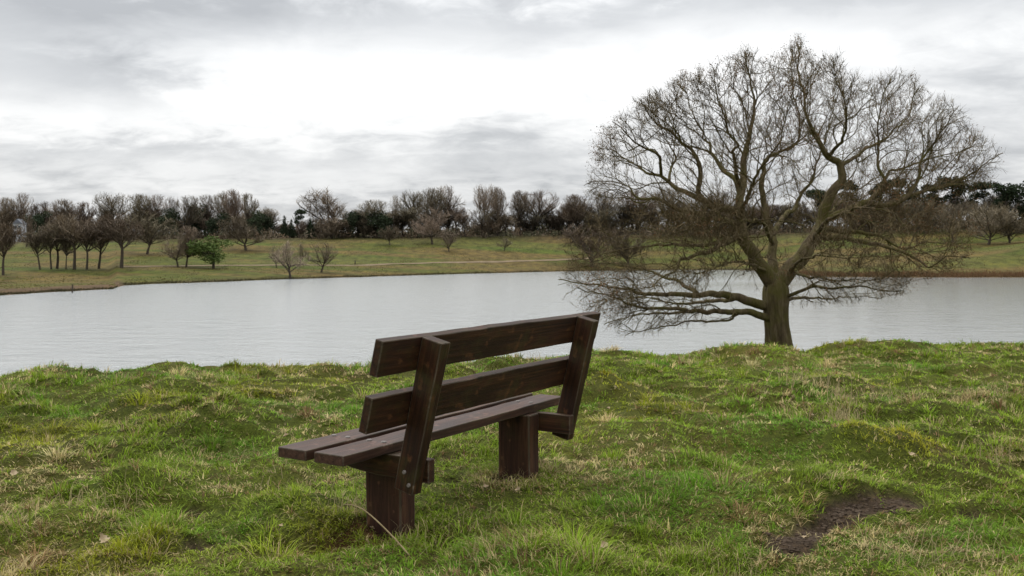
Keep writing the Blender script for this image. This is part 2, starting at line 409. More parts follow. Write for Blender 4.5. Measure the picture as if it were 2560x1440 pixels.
# ------------------------------------------------------------------ tubes
def tubes_np(branches, sides):
    """branches: list of (points Nx3, radii N). returns verts, faces"""
    groups = {}
    for P, r in branches: groups.setdefault(len(P), []).append((P, r))
    VV = []; FF = []; off = 0
    for n, lst in groups.items():
        P = np.array([b[0] for b in lst], float); r = np.array([b[1] for b in lst], float)
        T = np.gradient(P, axis=1) if n > 1 else P
        T /= np.linalg.norm(T, axis=2, keepdims=True) + 1e-9
        ov = P[:, -1] - P[:, 0]; ov /= np.linalg.norm(ov, axis=1, keepdims=True) + 1e-9
        ref = np.where(np.abs(ov[:, 2:3]) > .8, np.array([[1., .13, 0]]), np.array([[0, .1, 1.]]))
        U = np.cross(T, ref[:, None, :]); U /= np.linalg.norm(U, axis=2, keepdims=True) + 1e-9
        W = np.cross(T, U)
        a = np.arange(sides) * 2 * math.pi / sides
        ring = P[:, :, None, :] + r[:, :, None, None] * (U[:, :, None, :] * np.cos(a)[None, None, :, None] + W[:, :, None, :] * np.sin(a)[None, None, :, None])
        VV.append(ring.reshape(-1, 3)); B = len(lst)
        b, k, s = np.meshgrid(np.arange(B), np.arange(n - 1), np.arange(sides), indexing='ij')
        base = off + b * n * sides; s2 = (s + 1) % sides
        FF.append(np.stack([base + k * sides + s, base + k * sides + s2, base + (k + 1) * sides + s2, base + (k + 1) * sides + s], -1).reshape(-1, 4))
        off += B * n * sides
    return np.concatenate(VV), np.concatenate(FF)
def tube_obj(name, branches, sides, mat, parent, link=True):
    v, f = tubes_np(branches, sides)
    return mesh_np(name, v, f.ravel(), np.full(len(f), 4), mat, parent, smooth=True, link=link)
def catmull(pts, step):
    P = [np.array(p, float) for p in pts]; P = [2 * P[0] - P[1]] + P + [2 * P[-1] - P[-2]]; out = []
    for i in range(1, len(P) - 2):
        n = max(2, int(np.linalg.norm((P[i + 1] - P[i])[:3]) / step))
        for k in range(n):
            t = k / n
            out.append(.5 * ((2 * P[i]) + (-P[i - 1] + P[i + 1]) * t + (2 * P[i - 1] - 5 * P[i] + 4 * P[i + 1] - P[i + 2]) * t * t + (-P[i - 1] + 3 * P[i] - 3 * P[i + 1] + P[i + 2]) * t ** 3))
    out.append(P[-2]); return np.array(out)
def nrm(v):
    l = math.sqrt(v[0] * v[0] + v[1] * v[1] + v[2] * v[2]) + 1e-9; return (v[0] / l, v[1] / l, v[2] / l)
def grow(rng, p, d, length, r0, r1, step, gnarl, up, inside=None, out=None, nmin=2):
    n = max(nmin, int(length / step + .5)); st = length / n
    pts = [p]; rad_ = [r0]; d = nrm(d)
    cx = rng.gauss(0, 1); cy = rng.gauss(0, 1); cz = rng.gauss(0, 1)
    for k in range(n):
        cx = .6 * cx + rng.gauss(0, 1) * .8; cy = .6 * cy + rng.gauss(0, 1) * .8; cz = .6 * cz + rng.gauss(0, 1) * .8
        d = nrm((d[0] + gnarl * cx, d[1] + gnarl * cy, d[2] + gnarl * cz + up))
        if out:
            w = nrm((p[0] - out[0], p[1] - out[1], p[2] - out[2])); d = nrm((d[0] + out[3] * w[0], d[1] + out[3] * w[1], d[2] + out[3] * w[2]))
        p = (p[0] + d[0] * st, p[1] + d[1] * st, p[2] + d[2] * st)
        if inside and not inside(p): 
            if k < 1: return None
            break
        pts.append(p); rad_.append(r0 + (r1 - r0) * (k + 1) / n)
    if len(pts) < 2: return None
    return pts, rad_
def side_dir(rng, t, ang):
    t = nrm(t); a = nrm((rng.gauss(0, 1), rng.gauss(0, 1), rng.gauss(0, 1)))
    dp = a[0] * t[0] + a[1] * t[1] + a[2] * t[2]
    a = nrm((a[0] - dp * t[0], a[1] - dp * t[1], a[2] - dp * t[2])); c, s = math.cos(ang), math.sin(ang)
    return (t[0] * c + a[0] * s, t[1] * c + a[1] * s, t[2] * c + a[2] * s)

# ------------------------------------------------------------------ the old oak on the bank
TD = 22.0; PXM = TD / F
def tp(px, py, dy):
    v = at_depth(px, py, TD); return (v.x * (1 + dy / TD), TD + dy, CAMZ + (v.z - CAMZ) * (1 + dy / TD))
LIMBS = [  # points (px, py, depth offset in metres), start radius px, end radius px
 ([(1934,712,0),(1905,668,-.1),(1872,617,-.2),(1849,572,-.2),(1849,520,-.1),(1853,470,0),(1866,390,.1),(1877,347,.2),(1885,305,.2),(1885,250,.3),(1870,190,.3),(1860,140,.4)],21,1.6),
 ([(1946,712,0),(1983,662,.1),(2020,616,.2),(2048,583,.3),(2058,545,.4),(2076,490,.3),(2102,450,.2),(2100,413,.2),(2073,390,.1),(2057,367,0),(2040,340,0),(2023,310,-.1),(2014,285,-.1),(2008,230,0),(2000,180,.1),(1995,125,.2)],22,1.5),
 ([(1938,700,.2),(1931,640,.5),(1931,600,.7),(1922,555,.9),(1910,515,1.0),(1908,480,1.0),(1909,430,.9),(1907,413,.9),(1917,390,.9),(1947,378,.9),(1980,363,1),(1995,343,1.1),(1997,290,1.2),(1985,230,1.3),(1980,160,1.5)],13,1.4),
 ([(1851,530,-.2),(1800,518,-.5),(1765,504,-.7),(1742,478,-.8),(1753,430,-.9),(1747,400,-1),(1723,373,-1),(1700,357,-1.1),(1673,327,-1.2),(1647,310,-1.3),(1620,280,-1.4),(1600,255,-1.5)],10,1.3),
 ([(1851,490,-.1),(1837,447,0),(1810,427,.2),(1790,397,.3),(1773,380,.4),(1770,360,.5),(1757,347,.5),(1760,330,.6),(1747,313,.7),(1730,280,.8),(1717,235,1)],7,1.2),
 ([(1853,470,0),(1840,440,-.4),(1835,380,-.8),(1850,367,-.9),(1823,333,-1.1),(1807,280,-1.3),(1785,220,-1.6),(1790,180,-1.8)],6,1.2),
 ([(1765,504,-.7),(1707,477,-.4),(1673,453,-.2),(1653,438,-.1),(1620,433,0),(1590,417,.2),(1567,397,.3),(1540,380,.4),(1510,368,.5)],7,1.1),
 ([(1673,453,-.2),(1677,423,.3),(1687,387,.6),(1677,367,.7),(1657,340,.9),(1640,290,1.1)],4,1.1),
 ([(1653,438,-.1),(1647,390,-.6),(1617,373,-.9),(1590,357,-1.1),(1557,323,-1.4),(1535,300,-1.6)],4.5,1.1),
 ([(1846,560,-.2),(1780,543,.4),(1730,530,.8),(1687,520,1.1),(1640,494,1.4),(1600,497,1.6),(1583,487,1.7),(1573,470,1.8),(1540,457,2),(1507,453,2.1),(1478,456,2.2)],8,1.1),
 ([(1850,590,-.3),(1822,602,-.7),(1770,630,-1.2),(1735,640,-1.5),(1697,652,-1.8),(1690,668,-1.9),(1657,692,-2.2),(1625,715,-2.4),(1590,720,-2.6)],8,1.0),
 ([(1850,592,-.3),(1820,601,-.2),(1760,615,.4),(1710,612,.8),(1647,616,1.2),(1597,620,1.5),(1535,630,1.9),(1485,642,2.1),(1440,650,2.3)],7,1.0),
 ([(1930,768,0),(1897,760,-.1),(1847,744,-.3),(1797,735,-.4),(1742,735,-.6),(1672,737,-.8),(1610,732,-1),(1572,722,-1.1),(1522,718,-1.3),(1460,708,-1.5),(1400,698,-1.7)],14,1.1),
 ([(1742,735,-.6),(1730,722,-.3),(1685,700,.2),(1647,685,.6),(1585,667,1),(1510,660,1.5),(1430,668,2)],7,1.0),
 ([(1935,800,0),(1905,790,-.2),(1860,780,-.5),(1797,780,-.9),(1735,777,-1.3),(1660,772,-1.7),(1585,768,-2.1),(1547,752,-2.3),(1510,737,-2.5),(1440,722,-2.9)],11,1.0),
 ([(1850,781,-.5),(1835,790,-.6),(1822,800,-.7),(1735,802,-1.3),(1685,811,-1.7),(1635,824,-2),(1585,833,-2.4)],4.5,1.0),
 ([(1735,777,-1.3),(1672,786,-1),(1615,786,-.6),(1560,796,-.3),(1512,808,0)],4,1.0),
 ([(1847,744,-.3),(1800,752,.6),(1740,757,1.3),(1680,757,1.9),(1600,745,2.5),(1520,748,3)],7,1.0),
 ([(1955,745,0),(1990,733,-.3),(2030,720,-.6),(2080,720,-1),(2138,712,-1.4),(2182,720,-1.7),(2225,727,-2),(2258,730,-2.3)],5.5,1.0),
 ([(1958,755,0),(2001,742,.4),(2037,747,.8),(2091,745,1.2),(2146,741,1.6),(2200,745,2)],5,1.0),
 ([(1985,672,.1),(2001,687,-.6),(2073,698,-1.3),(2128,701,-1.8),(2180,700,-2.2)],5,1.0),
 ([(2045,590,.3),(2063,594,.2),(2138,597,-.2),(2182,611,-.5),(2240,622,-.8),(2280,641,-1),(2317,666,-1.3),(2334,665,-1.4),(2362,643,-1.6),(2400,640,-1.9)],9,1.0),
 ([(2050,570,.3),(2110,578,.8),(2188,587,1.3),(2254,618,1.8),(2310,608,2.2),(2386,607,2.7)],8,1.0),
 ([(2056,552,.4),(2110,530,.4),(2160,505,.4),(2187,487,.4),(2210,460,.3),(2197,423,.2),(2200,380,.2),(2193,330,.1),(2200,267,0),(2220,213,-.2)],10,1.2),
 ([(2160,505,.4),(2215,512,.1),(2260,497,-.1),(2287,463,-.2),(2300,423,-.3),(2313,387,-.3),(2343,347,-.4),(2367,313,-.5),(2383,280,-.6)],8,1.2),
 ([(2215,512,.1),(2277,488,.6),(2333,473,.9),(2400,450,1.2),(2440,427,1.4),(2483,400,1.6),(2508,384,1.8)],6,1.0),
 ([(2187,487,.4),(2220,440,1),(2233,427,1.2),(2300,403,1.5),(2350,390,1.8),(2400,380,2),(2433,357,2.2)],5,1.0),
 ([(1931,590,.7),(1960,540,1.6),(1985,520,2),(2003,480,2.2),(2030,447,2.3),(2037,413,2.4),(2053,373,2.5),(2070,320,2.7),(2085,260,3)],8,1.2),
 ([(2100,413,.2),(2133,397,.7),(2160,373,1),(2187,360,1.3),(2230,330,1.7),(2270,290,2),(2285,240,2.2)],6,1.2),
 ([(2073,390,.1),(2105,350,-.8),(2120,300,-1.4),(2110,250,-1.8),(2090,190,-2.2)],5,1.2),
 ([(1849,560,-.2),(1835,525,-1.4),(1800,522,-2.1),(1774,532,-2.6),(1745,560,-3.2),(1720,580,-3.6)],6,1.2),
 ([(1931,610,.4),(1907,557,-1.3),(1864,552,-2.2),(1813,558,-2.9),(1770,575,-3.6)],6,1.2),
 ([(2035,600,.2),(2060,560,-1.2),(2110,530,-2.2),(2170,520,-3),(2230,530,-3.6)],7,1.2),
 ([(2030,605,.3),(2050,550,2),(2100,510,3),(2150,470,3.8),(2200,440,4.2)],7,1.2),
 ([(1850,540,-.2),(1870,480,-1.6),(1900,430,-2.4),(1940,370,-3),(1960,300,-3.3)],6,1.2),
 ([(1920,680,0),(1880,660,-1.2),(1840,655,-2.2),(1800,665,-3),(1750,685,-3.6)],5,1.0),
 ([(1975,675,0),(2010,650,-1.4),(2060,640,-2.4),(2120,645,-3.2)],5,1.0)]
TOPX = [1385,1395,1410,1440,1468,1480,1505,1560,1640,1700,1780,1860,1900,1960,1993,2015,2060,2090,2110,2160,2230,2290,2312,2380,2425,2480,2516]
TOPY = [690,650,600,520,440,375,325,268,222,195,160,122,138,128,92,135,150,135,185,200,180,195,238,255,320,358,385]
BOTX = [1385,1430,1560,1640,1700,1880,1990,2100,2260,2275,2330,2420,2445,2500,2516]
BOTY = [705,765,842,832,815,800,770,757,745,705,692,664,570,445,395]
TOPX_, TOPY_, BOTX_, BOTY_ = map(np.array, (TOPX, TOPY, BOTX, BOTY))
TOP_T = [float(np.interp(x, TOPX, TOPY)) for x in range(1380, 2522, 2)]
BOT_T = [float(np.interp(x, BOTX, BOTY)) for x in range(1380, 2522, 2)]
OAKC = tuple(tp(1950, 590, 0))
def oak_inside_k(kk):
    """crown test with the crown scaled by kk about its heart, so that neighbouring branches end unevenly"""
    def f(p):
        q = (OAKC[0] + (p[0] - OAKC[0]) / kk, OAKC[1] + (p[1] - OAKC[1]) / kk, OAKC[2] + (p[2] - OAKC[2]) / kk)
        k = TD / q[1]; px = 1280 + F * q[0] * k / TD; py = YH - F * (q[2] - CAMZ) * k / TD
        if px < 1385 or px > 2516: return False
        i = int((px - 1380) / 2)
        if not (TOP_T[i] < py < BOT_T[i]): return False
        h = (px - 1950) / 590.
        return abs(q[1] - TD) < 5.0 * math.sqrt(max(.02, 1 - h * h))
    return f
OAK_IN = [oak_inside_k(.955 + .05 * i / 15) for i in range(16)]
def build_oak():
    rng = random.Random(11)
    base = at_depth(1950, 893, TD); gz = float(terrain(base.x, base.y)); z0 = min(gz, base.z) - .15
    root = empty('oak_tree', (base.x, base.y, z0))
    tag(root, 'large bare spreading oak with mossy trunk on the bank behind the bench', 'tree')
    O = np.array([base.x, base.y, z0])
    # trunk: fluted lofted column with root flare
    prof = [(1951, None, 52), (1950, 893, 42), (1949, 872, 35.5), (1946, 845, 32), (1942, 810, 30), (1940, 780, 30.5), (1940, 755, 32), (1940, 730, 31), (1940, 708, 26), (1940, 690, 16)]
    ctr = []
    for px, py, r in prof:
        if py is None: ctr.append((base.x, base.y, z0 - .05, r * PXM)); continue
        v = tp(px, py, 0); ctr.append((*v, r * PXM))
    path = catmull(ctr, .06); ns = 72; vs = []
    for k, (x, y, z, r) in enumerate(path):
        for s in range(ns):
            a = 2 * math.pi * s / ns; fl = max(0, 1 - (z - z0) / 1.0)
            rr = r * (1 + .05 * math.sin(3 * a + .8 + z * .7) + .035 * math.sin(7 * a + z * 1.3) + .03 * math.sin(13 * a + 2 * math.sin(z * 2)) + .14 * fl * math.sin(5 * a + .4))
            rr *= 1 + .10 * (vnoise(a * 9, z * 1.6, 5) - .5) + .05 * (vnoise(a * 3, z * 4, 6) - .5)
            vs.append((x + rr * math.cos(a), y + rr * math.sin(a), z))
    n = len(path); fs = [(k * ns + s, k * ns + (s + 1) % ns, (k + 1) * ns + (s + 1) % ns, (k + 1) * ns + s) for k in range(n - 1) for s in range(ns)]
    trunk = mesh_np('trunk', np.array(vs) - O, np.array(fs).ravel(), np.full(len(fs), 4), MBARK, root, smooth=True)
    sec = []; ter = []; twg = []; OUT = OAKC + (.12,)
    for pts, r0, r1 in LIMBS:
        P3 = [tp(*q) for q in pts]; m = len(P3)
        # radius falls off along the limb
        R4 = [(r1 + (r0 - r1) * (1 - k / (m - 1)) ** 1.55) * PXM for k in range(m)]
        path = catmull([(*p, r) for p, r in zip(P3, R4)], .09)
        nn = len(path); w = np.zeros((nn, 3))
        for d in range(3):
            w[:, d] = (fbm(np.arange(nn) * .22, np.full(nn, d * 7.7 + r0), int(r0 * 10 + pts[1][0]) + d, 3) - .5) * .10 + (vnoise(np.arange(nn) * .55, np.full(nn, d * 3.1), int(pts[1][1]) + d) - .5) * .05
        w *= np.minimum(1, np.arange(nn) / 8.)[:, None]
        P = path[:, :3] + w; rr = np.maximum(path[:, 3], .6 * PXM)
        v, f = tubes_np([((P - O), rr)], 10 if r0 > 9 else 7)
        mesh_np('limb', v, f.ravel(), np.full(len(f), 4), MBARK, root, smooth=True)
        low = pts[-1][1] > 630
        k = int(nn * (.22 if r0 < 12 else .42)) + rng.randint(0, 2)
        while k < nn - 1:
            t = P[min(k + 1, nn - 1)] - P[k - 1]
            fr = k / nn
            ln = rng.uniform(.7, 1.9) * (1.15 - .40 * fr)
            rs = min(rr[k] * .55, rng.uniform(.010, .021)) 
            g = grow(rng, tuple(P[k]), side_dir(rng, t, rng.uniform(.5, 1.05)), ln, rs * (.75 if low else 1), .005, .10, .18, .03, rng.choice(OAK_IN), OUT)
            if g: sec.append(g)
            k += rng.choice((2, 2, 3, 3)) if fr < .5 else rng.choice((1, 1, 2))
            if low: k += rng.choice((0, 0, 1, 1))
        for q in range(5):
            g = grow(rng, tuple(P[-1]), side_dir(rng, P[-1] - P[-4], rng.uniform(.1, .6)), rng.uniform(.35, .7), .009, .004, .1, .2, .04, rng.choice(OAK_IN), OUT)
            if g: sec.append(g)
    for pts, rr in sec:
        for k in range(1, len(pts)):
            if rng.random() < (.5 if k < len(pts) * .4 else .0): continue
            a = pts[k]; b = pts[k - 1]; t = (a[0] - b[0], a[1] - b[1], a[2] - b[2])
            g = grow(rng, a, side_dir(rng, t, rng.uniform(.45, 1.05)), rng.uniform(.22, .58), max(.0038, rr[k] * .5), .0028, .09, .20, .02, rng.choice(OAK_IN), OUT)
            if g: ter.append(g)
    for pts, rr in ter:
        for k in range(1, len(pts)):
            a = pts[k]; b = pts[k - 1]; t = (a[0] - b[0], a[1] - b[1], a[2] - b[2])
            for q in range((3 if not pts[0][2] < 0.9 else 2) if k < len(pts) - 1 else 5):
                g = grow(rng, a, side_dir(rng, t, rng.uniform(.4, 1.1)), rng.uniform(.07, .22), .0038, .0024, .09, .16, .02, None, OUT, 1)
                if g: twg.append(g)
    print('OAK', len(sec), len(ter), len(twg))
    sh = lambda bl: [(np.array(p) - O, r) for p, r in bl]
    v, f = tubes_np(sh(sec), 5); o = mesh_np('branches', v, f.ravel(), np.full(len(f), 4), MBARK, root, smooth=True); tag(o, kind='stuff')
    v, f = tubes_np(sh(ter), 3); v2, f2 = tubes_np(sh(twg), 2)
    v = np.concatenate([v, v2]); f = np.concatenate([f, f2 + len(v) - len(v2)])
    o = mesh_np('crown', v, f.ravel(), np.full(len(f), 4), MTWIG, root); tag(o, kind='stuff')
    # withered leaves and buds still hanging in patches
    lv = []; lf = []
    for pts, rr in twg:
        p = pts[-1]; d = vnoise(p[0] * 1.1 + 50, p[2] * 1.1 + 20, 8) 
        pr = .03 + .7 * max(0, d - .62) * 3
        if rng.random() > pr: continue
        for q in range(rng.choice((1, 1, 2, 3))):
            s = rng.uniform(.010, .022); a = np.array(nrm((rng.gauss(0, 1), rng.gauss(0, 1), rng.gauss(0, 1)))); b = np.cross(a, nrm((rng.gauss(0, 1), rng.gauss(0, 1), rng.gauss(0, 1))))
            c = np.array(p) - O + np.array([rng.gauss(0, .03) for _ in range(3)]); i0 = len(lv)
            lv += [c - a * s, c + b * s * .6, c + a * s, c - b * s * .6]; lf.append((i0, i0 + 1, i0 + 2, i0 + 3))
    o = mesh_np('withered_leaves', np.array(lv), np.array(lf).ravel(), np.full(len(lf), 4), MDEAD, root); tag(o, kind='stuff')
build_oak()

# ------------------------------------------------------------------ bench
B = dict(X0=-1.1255, Y0=4.4303, phi=31.79, zs=.4612, th=.0512, ta=-.093, tb=.0985, tc=.1568, td=.3485, s0=.4106, s1=2.667,
         al=13.44, nf=-.2375, rth=.0495, wC0=.4215, wC1=.6008, wD0=.1357, wD1=.316, sC=.3785, sCR=2.667, pw=.1205, pth=.0761, ps=.682, psR=2.322,
         bth=.1193, be=-.3538, bt=.0548, lt=-.1273, ld=.2361, lth=.1249)
def plank(name, L, W, T, mat, parent, seed, bev=.006):
    """board with its length on local x, width on y, thickness on z, centred"""
    rng = random.Random(seed)
    bm = bmesh.new(); bmesh.ops.create_cube(bm, size=1)
    for v in bm.verts: v.co = Vector((v.co.x * L, v.co.y * W, v.co.z * T))
    bmesh.ops.bevel(bm, geom=[e for e in bm.edges], offset=bev, segments=2, profile=.6, affect='EDGES')
    for k in range(1, max(3, int(L / .16))):
        bmesh.ops.bisect_plane(bm, geom=bm.verts[:] + bm.edges[:] + bm.faces[:], plane_co=(-L / 2 + k * L / max(3, int(L / .16)), 0, 0), plane_no=(1, 0, 0))
    ph = [rng.uniform(0, 6) for _ in range(6)]
    for v in bm.verts:
        x, y, z = v.co
        v.co.y += .0018 * math.sin(x * 5 + ph[0]) * (1 if y > 0 else -1) + .0012 * math.sin(x * 17 + ph[1])
        v.co.z += .0015 * math.sin(x * 6 + ph[2]) * (1 if z > 0 else -1) + .001 * math.sin(x * 21 + y * 30 + ph[3])
    bmesh.ops.recalc_face_normals(bm, faces=bm.faces)
    for f in bm.faces:
        n = f.normal
        if max(abs(n.x), abs(n.y), abs(n.z)) < .985: f.material_index = 1
    o = obj_bm(name, bm, mat, parent); o.data.materials.append(MW_EDGE); return o
def build_bench():
    b = B; rz = R(90 - b['phi']); cz = math.cos(rz); szn = math.sin(rz)
    org = (b['X0'] + 1.5 * cz, b['Y0'] + 1.5 * szn, 0)
    root = empty('park_bench', org, rz)
    tag(root, 'dark brown timber bench facing the lake in rough grass', 'bench')
    s_ = lambda s: s - 1.5
    Ls = b['s1'] - b['s0']
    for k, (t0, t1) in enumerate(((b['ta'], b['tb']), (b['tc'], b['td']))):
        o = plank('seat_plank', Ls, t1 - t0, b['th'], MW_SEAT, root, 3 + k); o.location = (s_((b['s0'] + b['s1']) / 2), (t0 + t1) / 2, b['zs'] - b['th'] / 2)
        # worn bolt heads let into the seat
        for sx in (b['ps'] + b['pth'] + .027, b['psR'] - .027):
            for ty in (-.05, .05):
                bm = bmesh.new(); bmesh.ops.create_cone(bm, segments=14, radius1=.017, radius2=.013, depth=.008, cap_ends=True)
                c = obj_bm('bolt', bm, MBOLT, o); c.location = (s_(sx) - o.location.x, ty + (.004 if sx < 1 else 0), b['th'] / 2 + .0025)
    al = R(b['al'])
    def back_loc(s, w, n): return (s_(s), b['nf'] - w * math.sin(al) + n * math.cos(al), b['zs'] + w * math.cos(al) + n * math.sin(al))
    Lr = b['sCR'] - b['sC']
    for k, (w0, w1) in enumerate(((b['wC0'], b['wC1']), (b['wD0'], b['wD1']))):
        o = plank('back_rail', Lr, w1 - w0, b['rth'], MW_RAIL, root, 13 + k)
        o.location = back_loc((b['sC'] + b['sCR']) / 2, (w0 + w1) / 2, b['rth'] / 2 + .0015)
        o.rotation_euler = (math.pi / 2 + al, 0, 0)
    wb = -.205                                     # foot of the leaning posts, beside the bearers
    for k, s0 in enumerate((b['ps'], b['psR'])):
        Lp = b['wC1'] - .001 - wb
        o = plank('back_post', Lp, b['pw'], b['pth'], MW_POST, root, 23 + k)
        o.location = back_loc(s0 + b['pth'] / 2, (b['wC1'] - .001 + wb) / 2, -b['pw'] / 2)
        # local x -> up along the post, y -> front normal, z -> bench axis
        X = Vector((0, -math.sin(al), math.cos(al))); Yv = Vector((0, math.cos(al), math.sin(al))); Z = X.cross(Yv)
        o.rotation_euler = Matrix((X, Yv, Z)).transposed().to_euler()
        sgn = -1 if k == 0 else 1
        for (u, y) in ((-.30, .012), (-.355, -.03)):
            bm = bmesh.new(); bmesh.ops.create_cone(bm, segments=12, radius1=.012, radius2=.009, depth=.010, cap_ends=True)
            c = obj_bm('bolt', bm, MBOLT, o); zz = Z.x * sgn
            c.location = (u, y, zz * (b['pth'] / 2 + .003)); c.rotation_euler = (0 if zz > 0 else math.pi, 0, 0)
    for k, s0 in enumerate((b['ps'] + b['pth'] + .0015, b['psR'] - b['bt'] - .0015)):
        o = plank('seat_bearer', .33 - b['be'], b['bth'], b['bt'] - .002, MW_POST, root, 33 + k)
        o.location = (s_(s0 + b['bt'] / 2), (.33 + b['be']) / 2, b['zs'] - b['th'] - b['bth'] / 2 - .002)
        o.rotation_euler = Matrix((Vector((0, 1, 0)), Vector((0, 0, 1)), Vector((1, 0, 0)))).transposed().to_euler()
        # tapered front end
        for v in o.data.vertices:
            if v.co.x > .1: v.co.y = v.co.y + (.05 * (v.co.x - .1) / .24 if v.co.y < 0 else 0)
    top = b['zs'] - b['th'] - .003
    for k, s0 in enumerate((b['ps'] + b['pth'] + b['bt'] + .003, b['psR'] - b['bt'] - b['lth'] - .003)):
        Ll = top + .30
        o = plank('leg', Ll, b['ld'], b['lth'], MW_LEG, root, 43 + k, .009)
        o.location = (s_(s0 + b['lth'] / 2), b['lt'] + b['ld'] / 2, top - Ll / 2)
        X = Vector((0, 0, 1)); Yv = Vector((0, 1, 0)); o.rotation_euler = Matrix((X, Yv, X.cross(Yv))).transposed().to_euler()
build_bench()

# ------------------------------------------------------------------ grass
def grass_colour(X, Y, rs):
    n = len(X); u = rs.random(n)
    straw = sstep(.50, .72, fbm(X * 1.3, Y * 1.3, 101, 4)); moss = .65 * sstep(.55, .74, fbm(X * .8 + 9, Y * .8, 111, 3)); lush = sstep(.46, .66, fbm(X * 1.0 - 5, Y * 1.0, 121, 3))
    for hx, hy, r, h in HUMMOCKS:
        if h > .095:
            gx, gy = gpt(hx, hy); d = np.exp(-(((X - gx) / r) ** 2 + ((Y - gy) / r) ** 2)); moss = np.maximum(moss, .9 * sstep(.3, .8, d)) if hx != 1880 else moss * (1 - d)
    green = np.array([.188, .268, .020]); deep = np.array([.090, .212, .012]); yel = np.array([.36, .275, .014]); st = np.array([.47, .38, .18]); br = np.array([.20, .125, .055])
    c = green[None] * np.ones((n, 1))
    c = c * (1 - (.75 * lush)[:, None]) + deep * (.75 * lush)[:, None]
    c = c * (1 - (.6 * moss)[:, None]) + yel * (.6 * moss)[:, None]
    isst = u < (.05 + .40 * straw); c[isst] = st
    isbr = (u > .94 - .14 * straw); c[isbr] = br
    c = c * (.62 + .76 * rs.random(n))[:, None] * (1 + .10 * (rs.random((n, 3)) - .5))
    return c
def blades(name, X, Y, L, W, lean, azim, col, mat, lift=0, curve=.55):
    n = len(X); Z = terrain(X, Y) - .004 + lift
    base = np.stack([X, Y, Z], 1); d = np.stack([np.cos(azim), np.sin(azim), 0 * azim], 1); sdv = np.stack([-np.sin(azim), np.cos(azim), 0 * azim], 1)
    up = np.array([0, 0, 1.])
    m = base + (L * .55)[:, None] * (d * np.sin(lean)[:, None] + up * np.cos(lean)[:, None])
    l2 = np.minimum(lean + curve, 1.75)
    t = m + (L * .45)[:, None] * (d * np.sin(l2)[:, None] + up * np.cos(l2)[:, None])
    w = (W / 2)[:, None] * sdv
    V = np.stack([base - w, base + w, m + w * .8, m - w * .8, t], 1).reshape(-1, 3)
    k = np.arange(n)[:, None] * 5
    F_ = np.concatenate([k, k + 1, k + 2, k + 3, k + 3, k + 2, k + 4], 1).ravel()
    lt = np.tile(np.array([4, 3]), n)
    return mesh_np(name, V, F_, lt, mat, col=np.repeat(col, 5, 0))
_rz = R(90 - B['phi'])
def bench_xy(s_, t_): return (B['X0'] + s_ * math.cos(_rz) - t_ * math.sin(_rz), B['Y0'] + s_ * math.sin(_rz) + t_ * math.cos(_rz))
FEET = [bench_xy(.875, -.01) + (200,), bench_xy(2.20, -.01) + (420,)]
